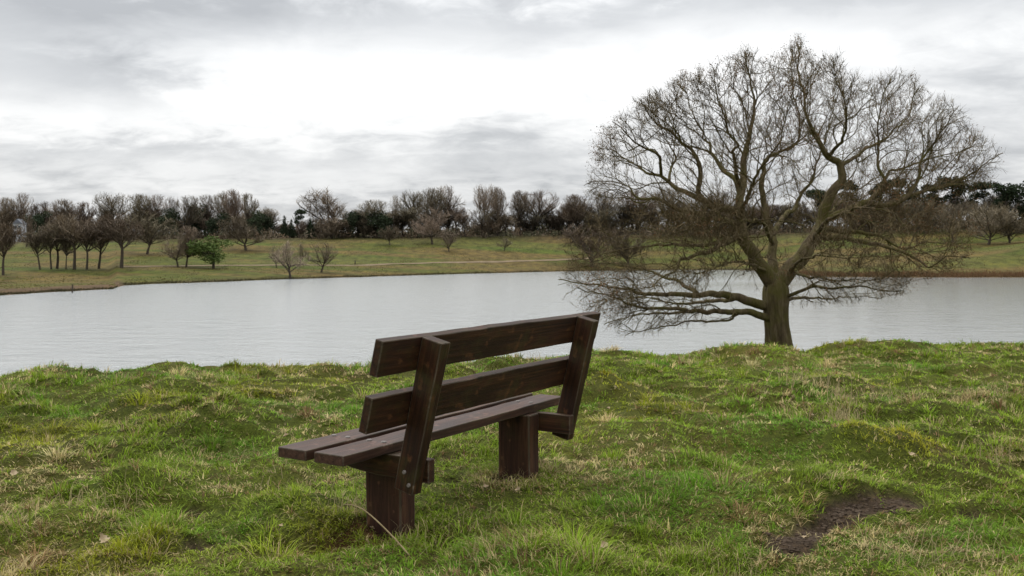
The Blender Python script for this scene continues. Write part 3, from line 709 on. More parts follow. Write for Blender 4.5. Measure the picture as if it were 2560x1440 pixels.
def build_grass():
    rs = np.random.default_rng(5)
    nt, per = 56500, 10
    px = rs.uniform(-360, 2920, nt); p = .42; lo, hi = 3.7, 18.0
    D = (lo ** p + rs.random(nt) * (hi ** p - lo ** p)) ** (1 / p)
    X = (px - 1280) / F * D; Y = D
    keep = (D < np.interp(px, CR_X, CR_D) + 1.5) & (rs.random(nt) > soil_mask(X, Y) * .97)
    thin = sstep(.58, .74, fbm(X * 2.1, Y * 2.1, 131, 3)); keep &= rs.random(nt) > thin * .4
    X, Y, D = X[keep], Y[keep], D[keep]
    for fx, fy, m_ in FEET:
        a_ = rs.uniform(0, 6.28, m_); r_ = rs.uniform(.17, .34, m_); X = np.append(X, fx + r_ * np.cos(a_)); Y = np.append(Y, fy + r_ * np.sin(a_))
    D = Y.copy(); nt = len(X)
    near_foot = np.zeros(nt)
    for fx, fy, m_ in FEET: near_foot = np.maximum(near_foot, np.exp(-((X - fx) ** 2 + (Y - fy) ** 2) / .28 ** 2))
    tus = sstep(.52, .76, fbm(X * 1.7, Y * 1.7, 141, 3)); tc = grass_colour(X, Y, rs)
    tl = (.022 + .036 * rs.random(nt) ** 1.6) * (1 + 1.0 * tus + .9 * near_foot) * (1 + .015 * D)
    rad_t = .012 + .022 * rs.random(nt) * (.5 + D / 9)
    flow = fbm(X * .7, Y * .7, 151, 2) * 12
    rp = lambda a: np.repeat(a, per, 0)
    n = nt * per; th = rs.uniform(0, 6.2832, n); rr = np.sqrt(rs.random(n))
    az = np.where(rs.random(n) < .45, rp(flow) + rs.normal(0, .6, n), th + rs.normal(0, .5, n))
    X2 = rp(X) + rp(rad_t) * rr * np.cos(th); Y2 = rp(Y) + rp(rad_t) * rr * np.sin(th)
    L = rp(tl) * (.6 + .7 * rs.random(n)); W = (.0022 + .0020 * rs.random(n)) * (.5 + rp(D) / 6.2)
    lean = np.clip(.55 + .62 * rr + .28 * rs.normal(0, 1, n) - .25 * rp(tus), .03, 1.42)
    col = rp(tc) * (.72 + .56 * rs.random(n))[:, None]
    dry = rs.random(n) < .08; col[dry] = np.array([.44, .355, .17]) * (.6 + .6 * rs.random(dry.sum()))[:, None]
    # taller tussocks: domes of long arching blades, many bleached
    nk, pk = 460, 80
    qx = rs.uniform(-300, 2860, nk); qd = rs.uniform(4.2, 15, nk); kx = (qx - 1280) / F * qd
    good = (soil_mask(kx, qd) < .1) & (qd < np.interp(qx, CR_X, CR_D) + .4) & (fbm(kx * .8, qd * .8, 171, 2) > .40); kx, qd = kx[good], qd[good]; nk = len(kx)
    kr = rs.uniform(.05, .15, nk); kl = rs.uniform(.06, .16, nk); ks = rs.random(nk); rk = lambda a: np.repeat(a, pk, 0); m = nk * pk
    th = rs.uniform(0, 6.2832, m); rr = np.sqrt(rs.random(m)); kc = grass_colour(kx, qd, rs)
    c3 = rk(kc) * (.55 + .8 * rs.random(m))[:, None]; dr = rs.random(m) < rk(.06 + .50 * ks ** 3.2); c3[dr] = np.array([.46, .36, .17]) * (.5 + .7 * rs.random(dr.sum()))[:, None]
    X2 = np.append(X2, rk(kx) + rk(kr) * rr * np.cos(th)); Y2 = np.append(Y2, rk(qd) + rk(kr) * rr * np.sin(th)); L = np.append(L, rk(kl) * (.55 + .6 * rs.random(m)))
    W = np.append(W, (.0024 + .0016 * rs.random(m)) * (.5 + rk(qd) / 7)); lean = np.append(lean, np.clip(.2 + .75 * rr + .2 * rs.normal(0, 1, m), .02, 1.3)); az = np.append(az, th + rs.normal(0, .4, m)); col = np.concatenate([col, c3])
    o = blades('grass', X2, Y2, L, W, lean, az, col, MGR, curve=.6)
    tag(o, 'short tussocky pasture grass covering the lakeside bank', 'grass', kind='stuff')
    # dry stems standing in loose clumps
    cl = [(2100, 1075, .16, 130, .20), (2110, 1040, .25, 60, .2), (430, 1160, .20, 60, .14), (275, 1280, .22, 80, .16), (640, 1120, .2, 40, .1), (1985, 985, .25, 40, .34), (2065, 985, .3, 46, .36), (2240, 1000, .25, 40, .2),
          (560, 985, .2, 40, .14), (300, 945, .2, 60, .14), (1720, 885, .15, 40, .2), (1170, 915, .3, 40, .16), (1340, 880, .2, 30, .2), (680, 925, .2, 40, .16), (2280, 1000, .4, 70, .2), (2480, 1000, .4, 80, .22),
          (1010, 1340, .22, 90, .13), (890, 1290, .12, 70, .16), (1280, 1205, .25, 90, .12), (1390, 1170, .2, 60, .10), (1745, 1350, .14, 50, .12), (2270, 1380, .2, 40, .28), (2420, 1385, .15, 40, .26), (1830, 1410, .2, 60, .14), (1240, 1420, .2, 40, .12),
          (2520, 1140, .3, 60, .18), (1480, 900, .2, 30, .16), (2560, 870, .3, 40, .16), (2100, 880, .5, 50, .14), (900, 910, .2, 30, .12), (760, 1220, .25, 50, .12), (30, 1290, .25, 60, .14), (1200, 1300, .2, 50, .12), (1650, 1200, .3, 60, .12), (1960, 1170, .2, 50, .12)]
    xs = []; ys = []; ls = []
    for cx, cy, r, m, ln in cl:
        gx, gy = gpt(cx, cy); xs.append(gx + rs.normal(0, r * .6, m)); ys.append(gy + rs.normal(0, r * .6, m)); ls.append(ln * rs.uniform(.5, 1.15, m))
    m = 900; q = rs.uniform(-350, 2900, m); D2 = rs.uniform(3.9, 15, m); xs.append((q - 1280) / F * D2); ys.append(D2); ls.append(rs.uniform(.05, .13, m))
    X = np.concatenate(xs); Y = np.concatenate(ys); L = np.concatenate(ls); n = len(X)
    k = (Y < np.interp(1280 + F * X / Y, CR_X, CR_D) + .4) & (soil_mask(X, Y) < .3); X, Y, L = X[k], Y[k], L[k]; n = len(X)
    col = np.array([.36, .29, .155]) * (.65 + .6 * rs.random(n))[:, None]
    W = np.full(n, .0026) * (.6 + Y / 9)
    o = blades('dry_grass', X, Y, L, W, np.abs(rs.normal(.45, .45, n)), rs.uniform(0, 6.28, n), col, MGR, curve=.6)
    tag(o, 'bleached dry grass stems standing through the green turf', 'dry grass', kind='stuff')
build_grass()

# ------------------------------------------------------------------ far side of the lake: tree kinds (unit height meshes, shared by copies)
MFBARK = mat_simple('far_bark', (.050, .041, .031), (.088, .073, .055), 5, .95, objvar=.15)
MFTWIG = mat_simple('far_bare_twigs', (.185, .150, .106), (.295, .238, .170), 9, .95, objvar=.28)
MFDARK = mat_simple('evergreen_foliage', (.018, .027, .014), (.044, .058, .028), 14, .9, objvar=.25)
MFLEAF = mat_simple('spring_leaves', (.050, .085, .020), (.105, .140, .036), 10, .9)
MFIVY = mat_simple('ivy_clad_twigs', (.115, .094, .066), (.195, .160, .112), 12, .95, objvar=.25)
def ellip(c, r):
    return lambda p: ((p[0] - c[0]) / r[0]) ** 2 + ((p[1] - c[1]) / r[1]) ** 2 + ((p[2] - c[2]) / r[2]) ** 2 < 1
def bare_kind(seed, fork, hw, lo, nl, dens, tw, up, spread):
    """leafless tree of height 1: trunk to the fork, fanned limbs, branches, twigs inside an uneven crown"""
    rng = random.Random(seed); c = (0, 0, (1 + lo) / 2); r = (hw, hw, (1 - lo) / 2)
    lumps = [(nrm((rng.gauss(0, 1), rng.gauss(0, 1), rng.gauss(.2, 1))), rng.uniform(-.22, .20)) for _ in range(12)]
    def inside(p):
        q = ((p[0] - c[0]) / r[0], (p[1] - c[1]) / r[1], (p[2] - c[2]) / r[2]); l = math.sqrt(q[0] ** 2 + q[1] ** 2 + q[2] ** 2) + 1e-6
        k = 1.0
        for d, a in lumps:
            dp = (q[0] * d[0] + q[1] * d[1] + q[2] * d[2]) / l
            if dp > .55: k += a * (dp - .55) / .45
        return l < k
    thick = []; thin = []
    tr = grow(rng, (0, 0, -.03), (0, 0, 1), fork + .03, .026, .015, .06, .05, .1)
    thick.append(tr); top = tr[0][-1]; L1 = []
    for k in range(nl):
        a = k * 2.4 + rng.uniform(-.4, .4); tilt = rng.uniform(.1, 1) ** .7 * spread
        d = (math.sin(tilt) * math.cos(a), math.sin(tilt) * math.sin(a), math.cos(tilt))
        j = max(1, len(tr[0]) - 1 - rng.randint(0, 2)) if k % 3 else len(tr[0]) - 1
        g = grow(rng, tr[0][j], d, (1 - fork) * rng.uniform(.75, 1.15), .0100, .003, .06, .10, up, inside)
        if g: L1.append(g); thick.append(g)
    L2 = []
    for pts, rr in L1:
        for k in range(2, len(pts)):
            for q in range(2):
                t = tuple(np.subtract(pts[k], pts[k - 1]))
                g = grow(rng, pts[k], side_dir(rng, t, rng.uniform(.4, 1.0)), rng.uniform(.10, .28), .0040, .0018, .05, .10, up * .6, inside)
                if g: L2.append(g)
    for pts, rr in L1 + L2:
        for k in range(1, len(pts)):
            for q in range(dens if (pts, rr) not in L1 else 1):
                t = tuple(np.subtract(pts[k], pts[k - 1]))
                g = grow(rng, pts[k], side_dir(rng, t, rng.uniform(.3, 1.0)), rng.uniform(.05, .13), tw, tw * .5, .07, .08, up * .5, None, None, 1)
                if g and inside(tuple(np.multiply(g[0][-1], .985))): thin.append(g)
    va, fa = tubes_np([(np.array(p), r_) for p, r_ in thick], 6)
    l2 = [(np.array(p), r_) for p, r_ in L2]; v1, f1 = tubes_np(l2, 3); v2, f2 = tubes_np([(np.array(p), r_) for p, r_ in thin], 2)
    vb = np.concatenate([v1, v2]); fb = np.concatenate([f1, f2 + len(v1)])
    w = np.percentile(np.abs(vb[:, 0]), 98); h = vb[:, 2].max()
    va /= h; vb /= h
    return (va, fa), (vb, fb), w / h, len(thin)
def leafy_kind(seed, lumps, nleaf, size, trunk_h, tr=.022):
    """foliage spread through clustered lumps; lumps: (x, y, z, rx, rz)"""
    rng = np.random.default_rng(seed); V = []; 
    tot = sum(l[3] ** 2 * l[4] for l in lumps)
    for (x, y, z, rx, rz) in lumps:
        n = max(30, int(nleaf * rx * rx * rz / tot)); d = rng.normal(0, 1, (n, 3)); d /= np.linalg.norm(d, axis=1, keepdims=True)
        rr = rng.random(n) ** .33 * (.9 + .25 * rng.random(n))
        c = d * rr[:, None] * np.array([rx, rx, rz]) + np.array([x, y, z])
        a = rng.normal(0, 1, (n, 3)); a /= np.linalg.norm(a, axis=1, keepdims=True); b = np.cross(a, rng.normal(0, 1, (n, 3))); b /= np.linalg.norm(b, axis=1, keepdims=True)
        s = size * (.5 + rng.random(n))[:, None]
        V.append(np.stack([c - a * s, c + b * s * .5, c + a * s, c - b * s * .5], 1))
    V = np.concatenate(V).reshape(-1, 3); F_ = np.arange(len(V)).reshape(-1, 4)
    r2 = random.Random(seed); t = [grow(r2, (0, 0, -.03), (0, 0, 1), trunk_h + .03, tr, tr * .5, .07, .06, .05)]
    for l in lumps[:7]:
        k = r2.randint(len(t[0][0]) // 2, len(t[0][0]) - 1); p = t[0][0][k]; d = np.subtract((l[0], l[1], l[2]), p); ln = float(np.linalg.norm(d))
        if ln > .03: t.append(grow(r2, p, tuple(d), ln * .9, tr * .45, tr * .15, .06, .08, 0))
    va, fa = tubes_np([(np.array(p), r_) for p, r_ in t if p], 6)
    h = V[:, 2].max(); w = np.percentile(np.abs(V[:, 0]), 98)
    return (va / h, fa), (V / h, F_), w / h, len(F_)
ORD = 'first second third fourth fifth sixth seventh eighth ninth tenth eleventh twelfth thirteenth fourteenth fifteenth sixteenth seventeenth eighteenth nineteenth twentieth twenty-first twenty-second twenty-third twenty-fourth twenty-fifth twenty-sixth twenty-seventh twenty-eighth twenty-ninth thirtieth'.split()
KINDS = {}
def add_kind(name, data, mb, mt):
    (va, fa), (vb, fb), w, n = data
    a = mesh_np('trunk', va, fa.ravel(), np.full(len(fa), 4), mb, link=False, smooth=True)
    b = mesh_np('crown', vb, fb.ravel(), np.full(len(fb), 4), mt, link=False)
    KINDS.setdefault(name, []).append((a, b, w))
for s in range(3): add_kind('oak', bare_kind(100 + s, .24, .46, .20, 13, 7, .0026, .02, 1.3), MFBARK, MFTWIG)
for s in range(3): add_kind('tall', bare_kind(200 + s, .30, .38, .26, 17, 6, .0020, .02, .95), MFBARK, MFTWIG)
for s in range(3): add_kind('park', bare_kind(150 + s, .40, .40, .30, 14, 6, .0027, .03, 1.05), MFBARK, MFTWIG)
for s in range(2): add_kind('round', bare_kind(300 + s, .16, .46, .10, 14, 7, .0028, .02, 1.25), MFBARK, MFTWIG)
for s in range(2): add_kind('dark', bare_kind(400 + s, .16, .40, .10, 13, 5, .0042, .03, 1.1), MFBARK, MFIVY)
add_kind('thin', bare_kind(500, .30, .38, .20, 11, 3, .0024, .03, 1.05), MFBARK, MFTWIG)
def rl(seed, n, f): 
    r = random.Random(seed); return [f(r) for _ in range(n)]
for s in range(3):
    add_kind('evergreen', leafy_kind(600 + s, rl(600 + s, 16, lambda r: (r.uniform(-.24, .24), r.uniform(-.24, .24), r.uniform(.2, .86), r.uniform(.11, .19), r.uniform(.09, .17))), 2400, .024, .5), MFBARK, MFDARK)
for s in range(2):
    add_kind('pine', leafy_kind(700 + s, rl(700 + s, 11, lambda r: (r.uniform(-.17, .17), r.uniform(-.17, .17), r.uniform(.5, .92), r.uniform(.09, .15), r.uniform(.05, .085))), 1900, .022, .8, .016), MFBARK, MFDARK)
add_kind('spruce', leafy_kind(800, [(0, 0, .12 + .065 * k, .17 * (1 - k / 14.) + .012, .06) for k in range(13)], 1900, .022, .9, .014), MFBARK, MFDARK)
add_kind('leafy', leafy_kind(900, rl(900, 15, lambda r: (r.uniform(-.34, .34), r.uniform(-.34, .34), r.uniform(.25, .84) , r.uniform(.12, .2), r.uniform(.10, .16))), 3200, .026, .45, .03), MFBARK, MFLEAF)
TREE_COUNT = [0]
def plant(kind, px, base, top, width, label, group=None, name='bare_tree', back=0, flip=None):
    """tree whose foot stands on the terrain under pixel (px, base); back moves the foot further up the slope behind what hides it"""
    g = hit(px, base, 100, 900)
    if back:
        D = g.y + back; X = (px - 1280) / F * D; g = Vector((X, D, float(terrain(X, D, False))))
        basey = YH - (g.z - CAMZ) / g.y * F
    else: basey = base
    D = g.y; H = max(1.5, (basey - top) / F * D); TREE_COUNT[0] += 1; k = TREE_COUNT[0]
    rng = random.Random(k * 31 + px)
    vs = KINDS[kind]; a, b, w = vs[k % len(vs)]
    root = empty(name, (g.x, g.y, g.z - .05), rng.uniform(0, 6.28))
    sx = width / 2 / F * D / w
    for nm, me in (('trunk', a), ('crown', b)):
        o = bpy.data.objects.new(nm, me); COL.objects.link(o); o.parent = root
        if nm == 'trunk': s2 = min(sx, H * 1.1)
        o.scale = (sx, sx, H)
    tag(root, label, 'tree', group); return root
plant('thin', 66, 618, 530, 44, 'thin bare tree standing before the white house at far left')
G1 = 'bare oaks standing in a row along the left shore'; GS = 'tall bare trees along the far skyline'; GE = 'dark evergreens in the far wood'; GW = 'bare trees filling the far wood'; GM = 'bare trees standing on the far meadow'
FAR = [
 ('park', 8, 688, 548, 84, 'bare oak with a dark trunk cut by the left edge of the photo', G1),
 ('park', 100, 674, 566, 56, 'small bare oak second from the left in the shore row', G1),
 ('park', 128, 673, 556, 50, 'slim bare oak third from the left in the shore row', G1),
 ('park', 143, 672, 536, 84, 'broad bare oak fourth from the left in the shore row', G1),
 ('tall', 165, 673, 560, 46, 'narrow bare tree fifth from the left in the shore row', G1),
 ('park', 186, 674, 530, 84, 'tall bare oak sixth from the left in the shore row', G1),
 ('park', 217, 674, 536, 74, 'bare oak with straight trunk seventh in the shore row', G1),
 ('park', 247, 672, 542, 72, 'bare oak with slender trunk eighth in the shore row', G1),
 ('park', 304, 671, 530, 96, 'broad bare oak with the thickest trunk in the shore row', G1),
 ('oak', 368, 636, 524, 100, 'bare oak on the rise behind the shore row, faintly greenish', GM),
 ('oak', 445, 668, 566, 70, 'left of two bare oaks beside the green leafy tree', GM),
 ('oak', 465, 668, 562, 66, 'right of two bare oaks beside the green leafy tree', GM),
 ('round', 615, 626, 530, 96, 'dense round bare tree on the slope right of the green leafy tree', GM),
 ('thin', 727, 698, 598, 74, 'thin bare tree with a dark straight trunk at the far water edge', GM),
 ('thin', 692, 670, 608, 34, 'small bare sapling left of the tree at the water edge', GM),
 ('thin', 749, 668, 606, 34, 'small bare sapling right of the tree at the water edge', GM),
 ('thin', 803, 681, 602, 66, 'thin forked bare tree beside the sandy track', GM),
 ('round', 827, 597, 538, 74, 'low round bare tree under the big skyline clump', GM),
 ('oak', 975, 613, 562, 40, 'small bare tree with a crooked trunk at the top of the meadow', GM),
 ('oak', 1081, 611, 514, 86, 'bare tree with a broad reddish trunk at the top of the meadow', GM),
 ('round', 1122, 629, 570, 44, 'small lollipop shaped bare tree alone on the meadow', GM),
 ('thin', 1260, 627, 592, 34, 'tiny bare sapling on the right part of the meadow', GM),
 ('round', 1480, 668, 552, 130, 'round brown bare tree at the water behind the oak twigs', GM),
 ('round', 1570, 662, 566, 110, 'second round brown bare tree at the water behind the oak twigs', GM),
 ('round', 2472, 612, 511, 100, 'left of two round brown trees on the right hand field', GM),
 ('round', 2524, 608, 500, 100, 'right of two round brown trees on the right hand field', GM),
 ('round', 2382, 606, 504, 84, 'round brown tree at the wood edge left of the paired trees', GM)]
for k_, x_, b_, t_, w_, l_, g_ in FAR: plant(k_, x_, b_, t_, w_ * (1.3 if k_ == 'oak' else 1.3 if k_ == 'park' else 1.12), l_, g_)
plant('leafy', 534, 671, 587, 112, 'fresh green leafy tree on the far shore', None, 'leafy_tree')
SKYL = [(20, 493, 56), (58, 482, 44), (111, 502, 50), (168, 498, 60), (215, 505, 44), (286, 480, 74), (356, 485, 74), (393, 486, 50), (433, 489, 30), (480, 489, 56), (520, 486, 50), (558, 476, 48), (588, 473, 46), (622, 483, 42),
        (835, 468, 112), (939, 500, 76), (991, 487, 24), (1037, 475, 62), (1083, 469, 70), (1119, 463, 66), (1211, 460, 54), (1244, 467, 48), (1300, 476, 50), (1340, 474, 84), (1440, 486, 70), (1510, 478, 80), (1590, 472, 90), (1680, 470, 90), (1800, 480, 90)]
for i_, (x_, t_, w_) in enumerate(SKYL):
    if x_ == 835: lab = 'widest fan shaped bare tree on the far skyline, right of the gap'
    elif x_ == 991: lab = 'thinnest bare pole of a tree on the far skyline'
    else: lab = 'tall bare tree, %s from the left on the far skyline' % ORD[i_]
    plant('tall' if w_ < 100 else 'round', x_, 600, t_ - 3, w_ * 1.22, lab, GS, 'tall_bare_tree', back=14 + 9 * (i_ % 3))
EVG = [(94, 524, 56, 'evergreen'), (417, 516, 66, 'evergreen'), (497, 506, 66, 'evergreen'), (548, 530, 60, 'evergreen'), (638, 523, 46, 'evergreen'), (670, 534, 42, 'evergreen'), (749, 521, 34, 'pine'), (712, 538, 22, 'spruce'), (730, 548, 24, 'spruce'), (776, 545, 26, 'spruce'),
       (873, 528, 48, 'evergreen'), (898, 526, 52, 'evergreen'), (949, 519, 62, 'evergreen'), (2050, 470, 70, 'pine'), (2122, 450, 66, 'pine'), (2195, 450, 50, 'pine'), (2233, 443, 62, 'pine'), (2290, 458, 70, 'evergreen'), (2335, 455, 60, 'pine'), (2379, 437, 62, 'pine'), (2441, 451, 70, 'pine'), (2504, 454, 60, 'pine'), (2556, 452, 70, 'evergreen'), (2600, 440, 70, 'pine')]
for i_, (x_, t_, w_, k_) in enumerate(EVG):
    nm = {'evergreen': 'rounded dark evergreen tree', 'pine': 'dark flat topped pine', 'spruce': 'small pointed spruce'}[k_]
    plant(k_, x_, 600 if x_ < 1800 else 585, t_, w_, nm + ' in the far wood, %s evergreen from the left' % ORD[i_], GE, {'evergreen': 'evergreen_tree', 'pine': 'pine_tree', 'spruce': 'spruce_tree'}[k_], back=8 + 5 * (i_ % 3))
# the body of the wood: bare trees nothing tells apart
r_ = random.Random(77); x_ = -90
while x_ < 2680:
    gap = 690 < x_ < 790
    t_ = r_.uniform(512, 548) if x_ < 1350 else (r_.uniform(492, 525) if x_ < 2050 else r_.uniform(470, 505))
    if gap: t_ = r_.uniform(546, 560)
    plant(r_.choice(('dark', 'dark', 'round', 'tall', 'park')), x_, 598 if x_ < 1900 else 588, t_, r_.uniform(50, 88), 'brown leafless tree packed into the far wood', GW, 'wood_tree', back=r_.uniform(4, 40))
    x_ += r_.uniform(17, 27)

# brambles, shrubs and young growth closing the foot of the wood
def build_undergrowth():
    r = np.random.default_rng(19); V = []; C = []
    for k in range(1500):
        px = r.uniform(-120, 2700); D0 = np.interp(px, [-1500, 0, 600, 1400, 2000, 2560, 4000], [330, 380, 400, 430, 430, 420, 400]) + (r.uniform(-4, 60) if k < 1100 else r.uniform(55, 110)); X = (px - 1280) / F * D0
        z = float(terrain(X, D0, False)); rx = r.uniform(2, 5); rz = r.uniform(1.2, 3.8); n = 34
        if k >= 1100: rx *= 1.5; rz = r.uniform(3.2, 5.5)
        d = r.normal(0, 1, (n, 3)); d /= np.linalg.norm(d, axis=1, keepdims=True); d[:, 2] = np.abs(d[:, 2])
        c = d * (r.random(n) ** .4)[:, None] * np.array([rx, rx, rz * 1.5]) + np.array([X, D0, z - .2])
        a = r.normal(0, 1, (n, 3)); a[:, 2] *= 1.6; a /= np.linalg.norm(a, axis=1, keepdims=True); b = np.cross(a, r.normal(0, 1, (n, 3))); b /= np.linalg.norm(b, axis=1, keepdims=True)
        sz = r.uniform(.4, .9, (n, 1)); V.append(np.stack([c - a * sz, c + b * sz * .35, c + a * sz, c - b * sz * .35], 1).reshape(-1, 3))
        col = np.array([[.14, .11, .078], [.085, .082, .048], [.17, .124, .082]][r.integers(0, 3)]) * r.uniform(.7, 1.3); C.append(np.tile(col, (n * 4, 1)))
    V = np.concatenate(V); f = np.arange(len(V)).reshape(-1, 4); m, t, b = new_mat('undergrowth_twigs', .95, .1); t.links.new(attr(t), b.inputs['Base Color'])
    o = mesh_np('wood_undergrowth', V, f.ravel(), np.full(len(f), 4), m, col=np.concatenate(C)); tag(o, 'brown brambles and shrubs closing the foot of the far wood', 'undergrowth', kind='stuff')
build_undergrowth()

# rough tussocks and dead grass over the far meadow
def build_rough():
    r = np.random.default_rng(29); n = 60000
    px = r.uniform(-120, 2680, n); Ds = np.interp(px, SH_X, SH_D); D = Ds + 3 + r.random(n) ** 1.1 * 170; D = np.minimum(D, 440); X = (px - 1280) / F * D
    cl = fbm(X / 7., D / 14., 90, 4); k = r.random(n) < sstep(.38, .62, cl) * .9 + .1; px, D, X, cl = px[k], D[k], X[k], cl[k]; n = len(X)
    Z = terrain(X, D, False); h = r.uniform(.03, .11, n) * (.5 + cl); w = r.uniform(.12, .40, n); a = r.uniform(-.7, .7, n); sx = np.cos(a) * w; sy = np.sin(a) * w
    V = np.stack([np.stack([X - sx, D - sy, Z - .08], 1), np.stack([X + sx, D + sy, Z - .08], 1), np.stack([X + r.normal(0, .12, n), D + r.normal(0, .2, n), Z + h], 1)], 1).reshape(-1, 3)
    pal = np.array([[.110, .108, .026], [.150, .118, .048], [.085, .105, .020], [.120, .084, .040], [.185, .150, .072]]); c = pal[r.choice(5, n, p=[.32, .28, .2, .12, .08])] * r.uniform(.7, 1.3, (n, 1))
    m, t, b = new_mat('rough_grass', .95, .1); t.links.new(attr(t), b.inputs['Base Color'])
    o = mesh_np('rough_grass', V, np.arange(len(V)), np.full(n, 3), m, col=np.repeat(c, 3, 0)); tag(o, 'rough mottled grass over the far meadow', 'grass', kind='stuff')
build_rough()

# sedge and rushes along the far water line
def build_reeds():
    r = np.random.default_rng(23); n1, n2 = 15000, 12000
    px = np.concatenate([r.uniform(1930, 2720, n1), r.uniform(-100, 1950, n2)]); n = n1 + n2; rt = np.arange(n) < n1
    Ds = np.interp(px, SH_X, SH_D); D = Ds + (fbm(px / 60., px * 0 + 2.2, 21, 3) - .5) * 5 + np.where(rt, r.gamma(1.6, 2.6, n), np.abs(r.normal(.3, .9, n)))
    X = (px - 1280) / F * D; Z = terrain(X, D, False); clump = fbm(X / 4., D / 4., 88, 3)
    h = np.where(rt, r.uniform(.35, 1.1, n), r.uniform(.15, .5, n)) * (.4 + 1.1 * clump); w = np.where(rt, .06, .07) * r.uniform(.6, 1.4, n)
    a = r.uniform(0, 6.28, n); sx = np.cos(a) * w; sy = np.sin(a) * w; lx = r.normal(0, .2, n) * h; ly = r.normal(0, .2, n) * h
    V = np.stack([np.stack([X - sx, D - sy, Z - .1], 1), np.stack([X + sx, D + sy, Z - .1], 1), np.stack([X + lx, D + ly, Z + h], 1)], 1).reshape(-1, 3); f = np.arange(len(V))
    base = np.where(rt[:, None], np.array([.150, .088, .046]), np.array([.060, .055, .026])) * r.uniform(.6, 1.4, (n, 1)); m, t, b = new_mat('sedge_blades', .9, .1); t.links.new(attr(t), b.inputs['Base Color'])
    o = mesh_np('shore_sedge', V, f, np.full(n, 3), m, col=np.repeat(base, 3, 0)); tag(o, 'brown sedge fringe along the far water line', 'sedge', kind='stuff')
build_reeds()

# ------------------------------------------------------------------ sandy track on the far meadow
def build_track(name, pix, width, mat):
    pts = [hit(px, py, 100, 900) for px, py in pix]; P = catmull([(p.x, p.y, 0) for p in pts], 3.0)
    T = np.gradient(P, axis=0); T /= np.linalg.norm(T, axis=1, keepdims=True); nv = np.stack([-T[:, 1], T[:, 0]], 1)
    w = width * (.5 + .22 * (vnoise(np.arange(len(P)) * .6, np.zeros(len(P)), 3) - .5)) 
    cols = []
    for u in (-1, -.33, .33, 1):
        xy = P[:, :2] + nv * (w * u)[:, None]; z = terrain(xy[:, 0], xy[:, 1], False) + .10
        cols.append(np.stack([xy[:, 0], xy[:, 1], z], 1))
    V = np.stack(cols, 1).reshape(-1, 3); n = len(P)
    f = [(i * 4 + k, i * 4 + k + 1, (i + 1) * 4 + k + 1, (i + 1) * 4 + k) for i in range(n - 1) for k in range(3)]
    o = mesh_np(name, V, np.array(f).ravel(), np.full(len(f), 4), mat); tag(o, kind='structure')
MSAND = mat_simple('sandy_track', (.13, .095, .056), (.21, .16, .10), .4, .95)
build_track('path', [(300, 668), (400, 666), (500, 665), (600, 664), (720, 663), (840, 664), (900, 664), (980, 660), (1100, 657), (1250, 655), (1400, 650), (1480, 646)], 3.0, MSAND)

# ------------------------------------------------------------------ white house glimpsed at the left
def build_house():
    g = hit(50, 604, 100, 900); s = g.y / F
    MWALL = mat_simple('white_render', (.42, .44, .46), (.55, .57, .59), 2, .85); MROOF = mat_simple('slate_roof', (.10, .11, .13), (.16, .17, .19), 3, .7); MGLASS = mat_simple('dark_panes', (.03, .04, .05), (.06, .07, .08), 3, .2, spec=.5)
    W, Dp, H = 20 * s, 8, 44 * s
    root = empty('white_house', (g.x, g.y, g.z), .25); tag(root, 'tall narrow white house showing between trees at the far left', 'house')
    bm = bmesh.new(); bmesh.ops.create_cube(bm, size=1)
    for v in bm.verts: v.co = Vector((v.co.x * W, v.co.y * Dp, (v.co.z + .5) * (H + 1) - 1))
    obj_bm('wall', bm, MWALL, root)
    bm = bmesh.new(); e = .3
    a = [bm.verts.new(p) for p in ((-W / 2 - e, -Dp / 2 - e, H), (W / 2 + e, -Dp / 2 - e, H), (W / 2 + e, Dp / 2 + e, H), (-W / 2 - e, Dp / 2 + e, H), (0, -Dp / 2 - e, H + 2), (0, Dp / 2 + e, H + 2))]
    for q in ((0, 1, 4), (1, 2, 5, 4), (2, 3, 5), (3, 0, 4, 5), (3, 2, 1, 0)): bm.faces.new([a[i] for i in q])
    rf = obj_bm('roof', bm, MROOF, root)
    for r in range(3):
        for c in range(2):
            bm = bmesh.new(); bmesh.ops.create_cube(bm, size=1)
            for v in bm.verts: v.co = Vector((v.co.x * W * .24, v.co.y * .1, v.co.z * H * .17))
            o = obj_bm('window', bm, MGLASS, root); o.location = ((c - .5) * W * .48, -Dp / 2 - .02, H * (.2 + .3 * r))
build_house()

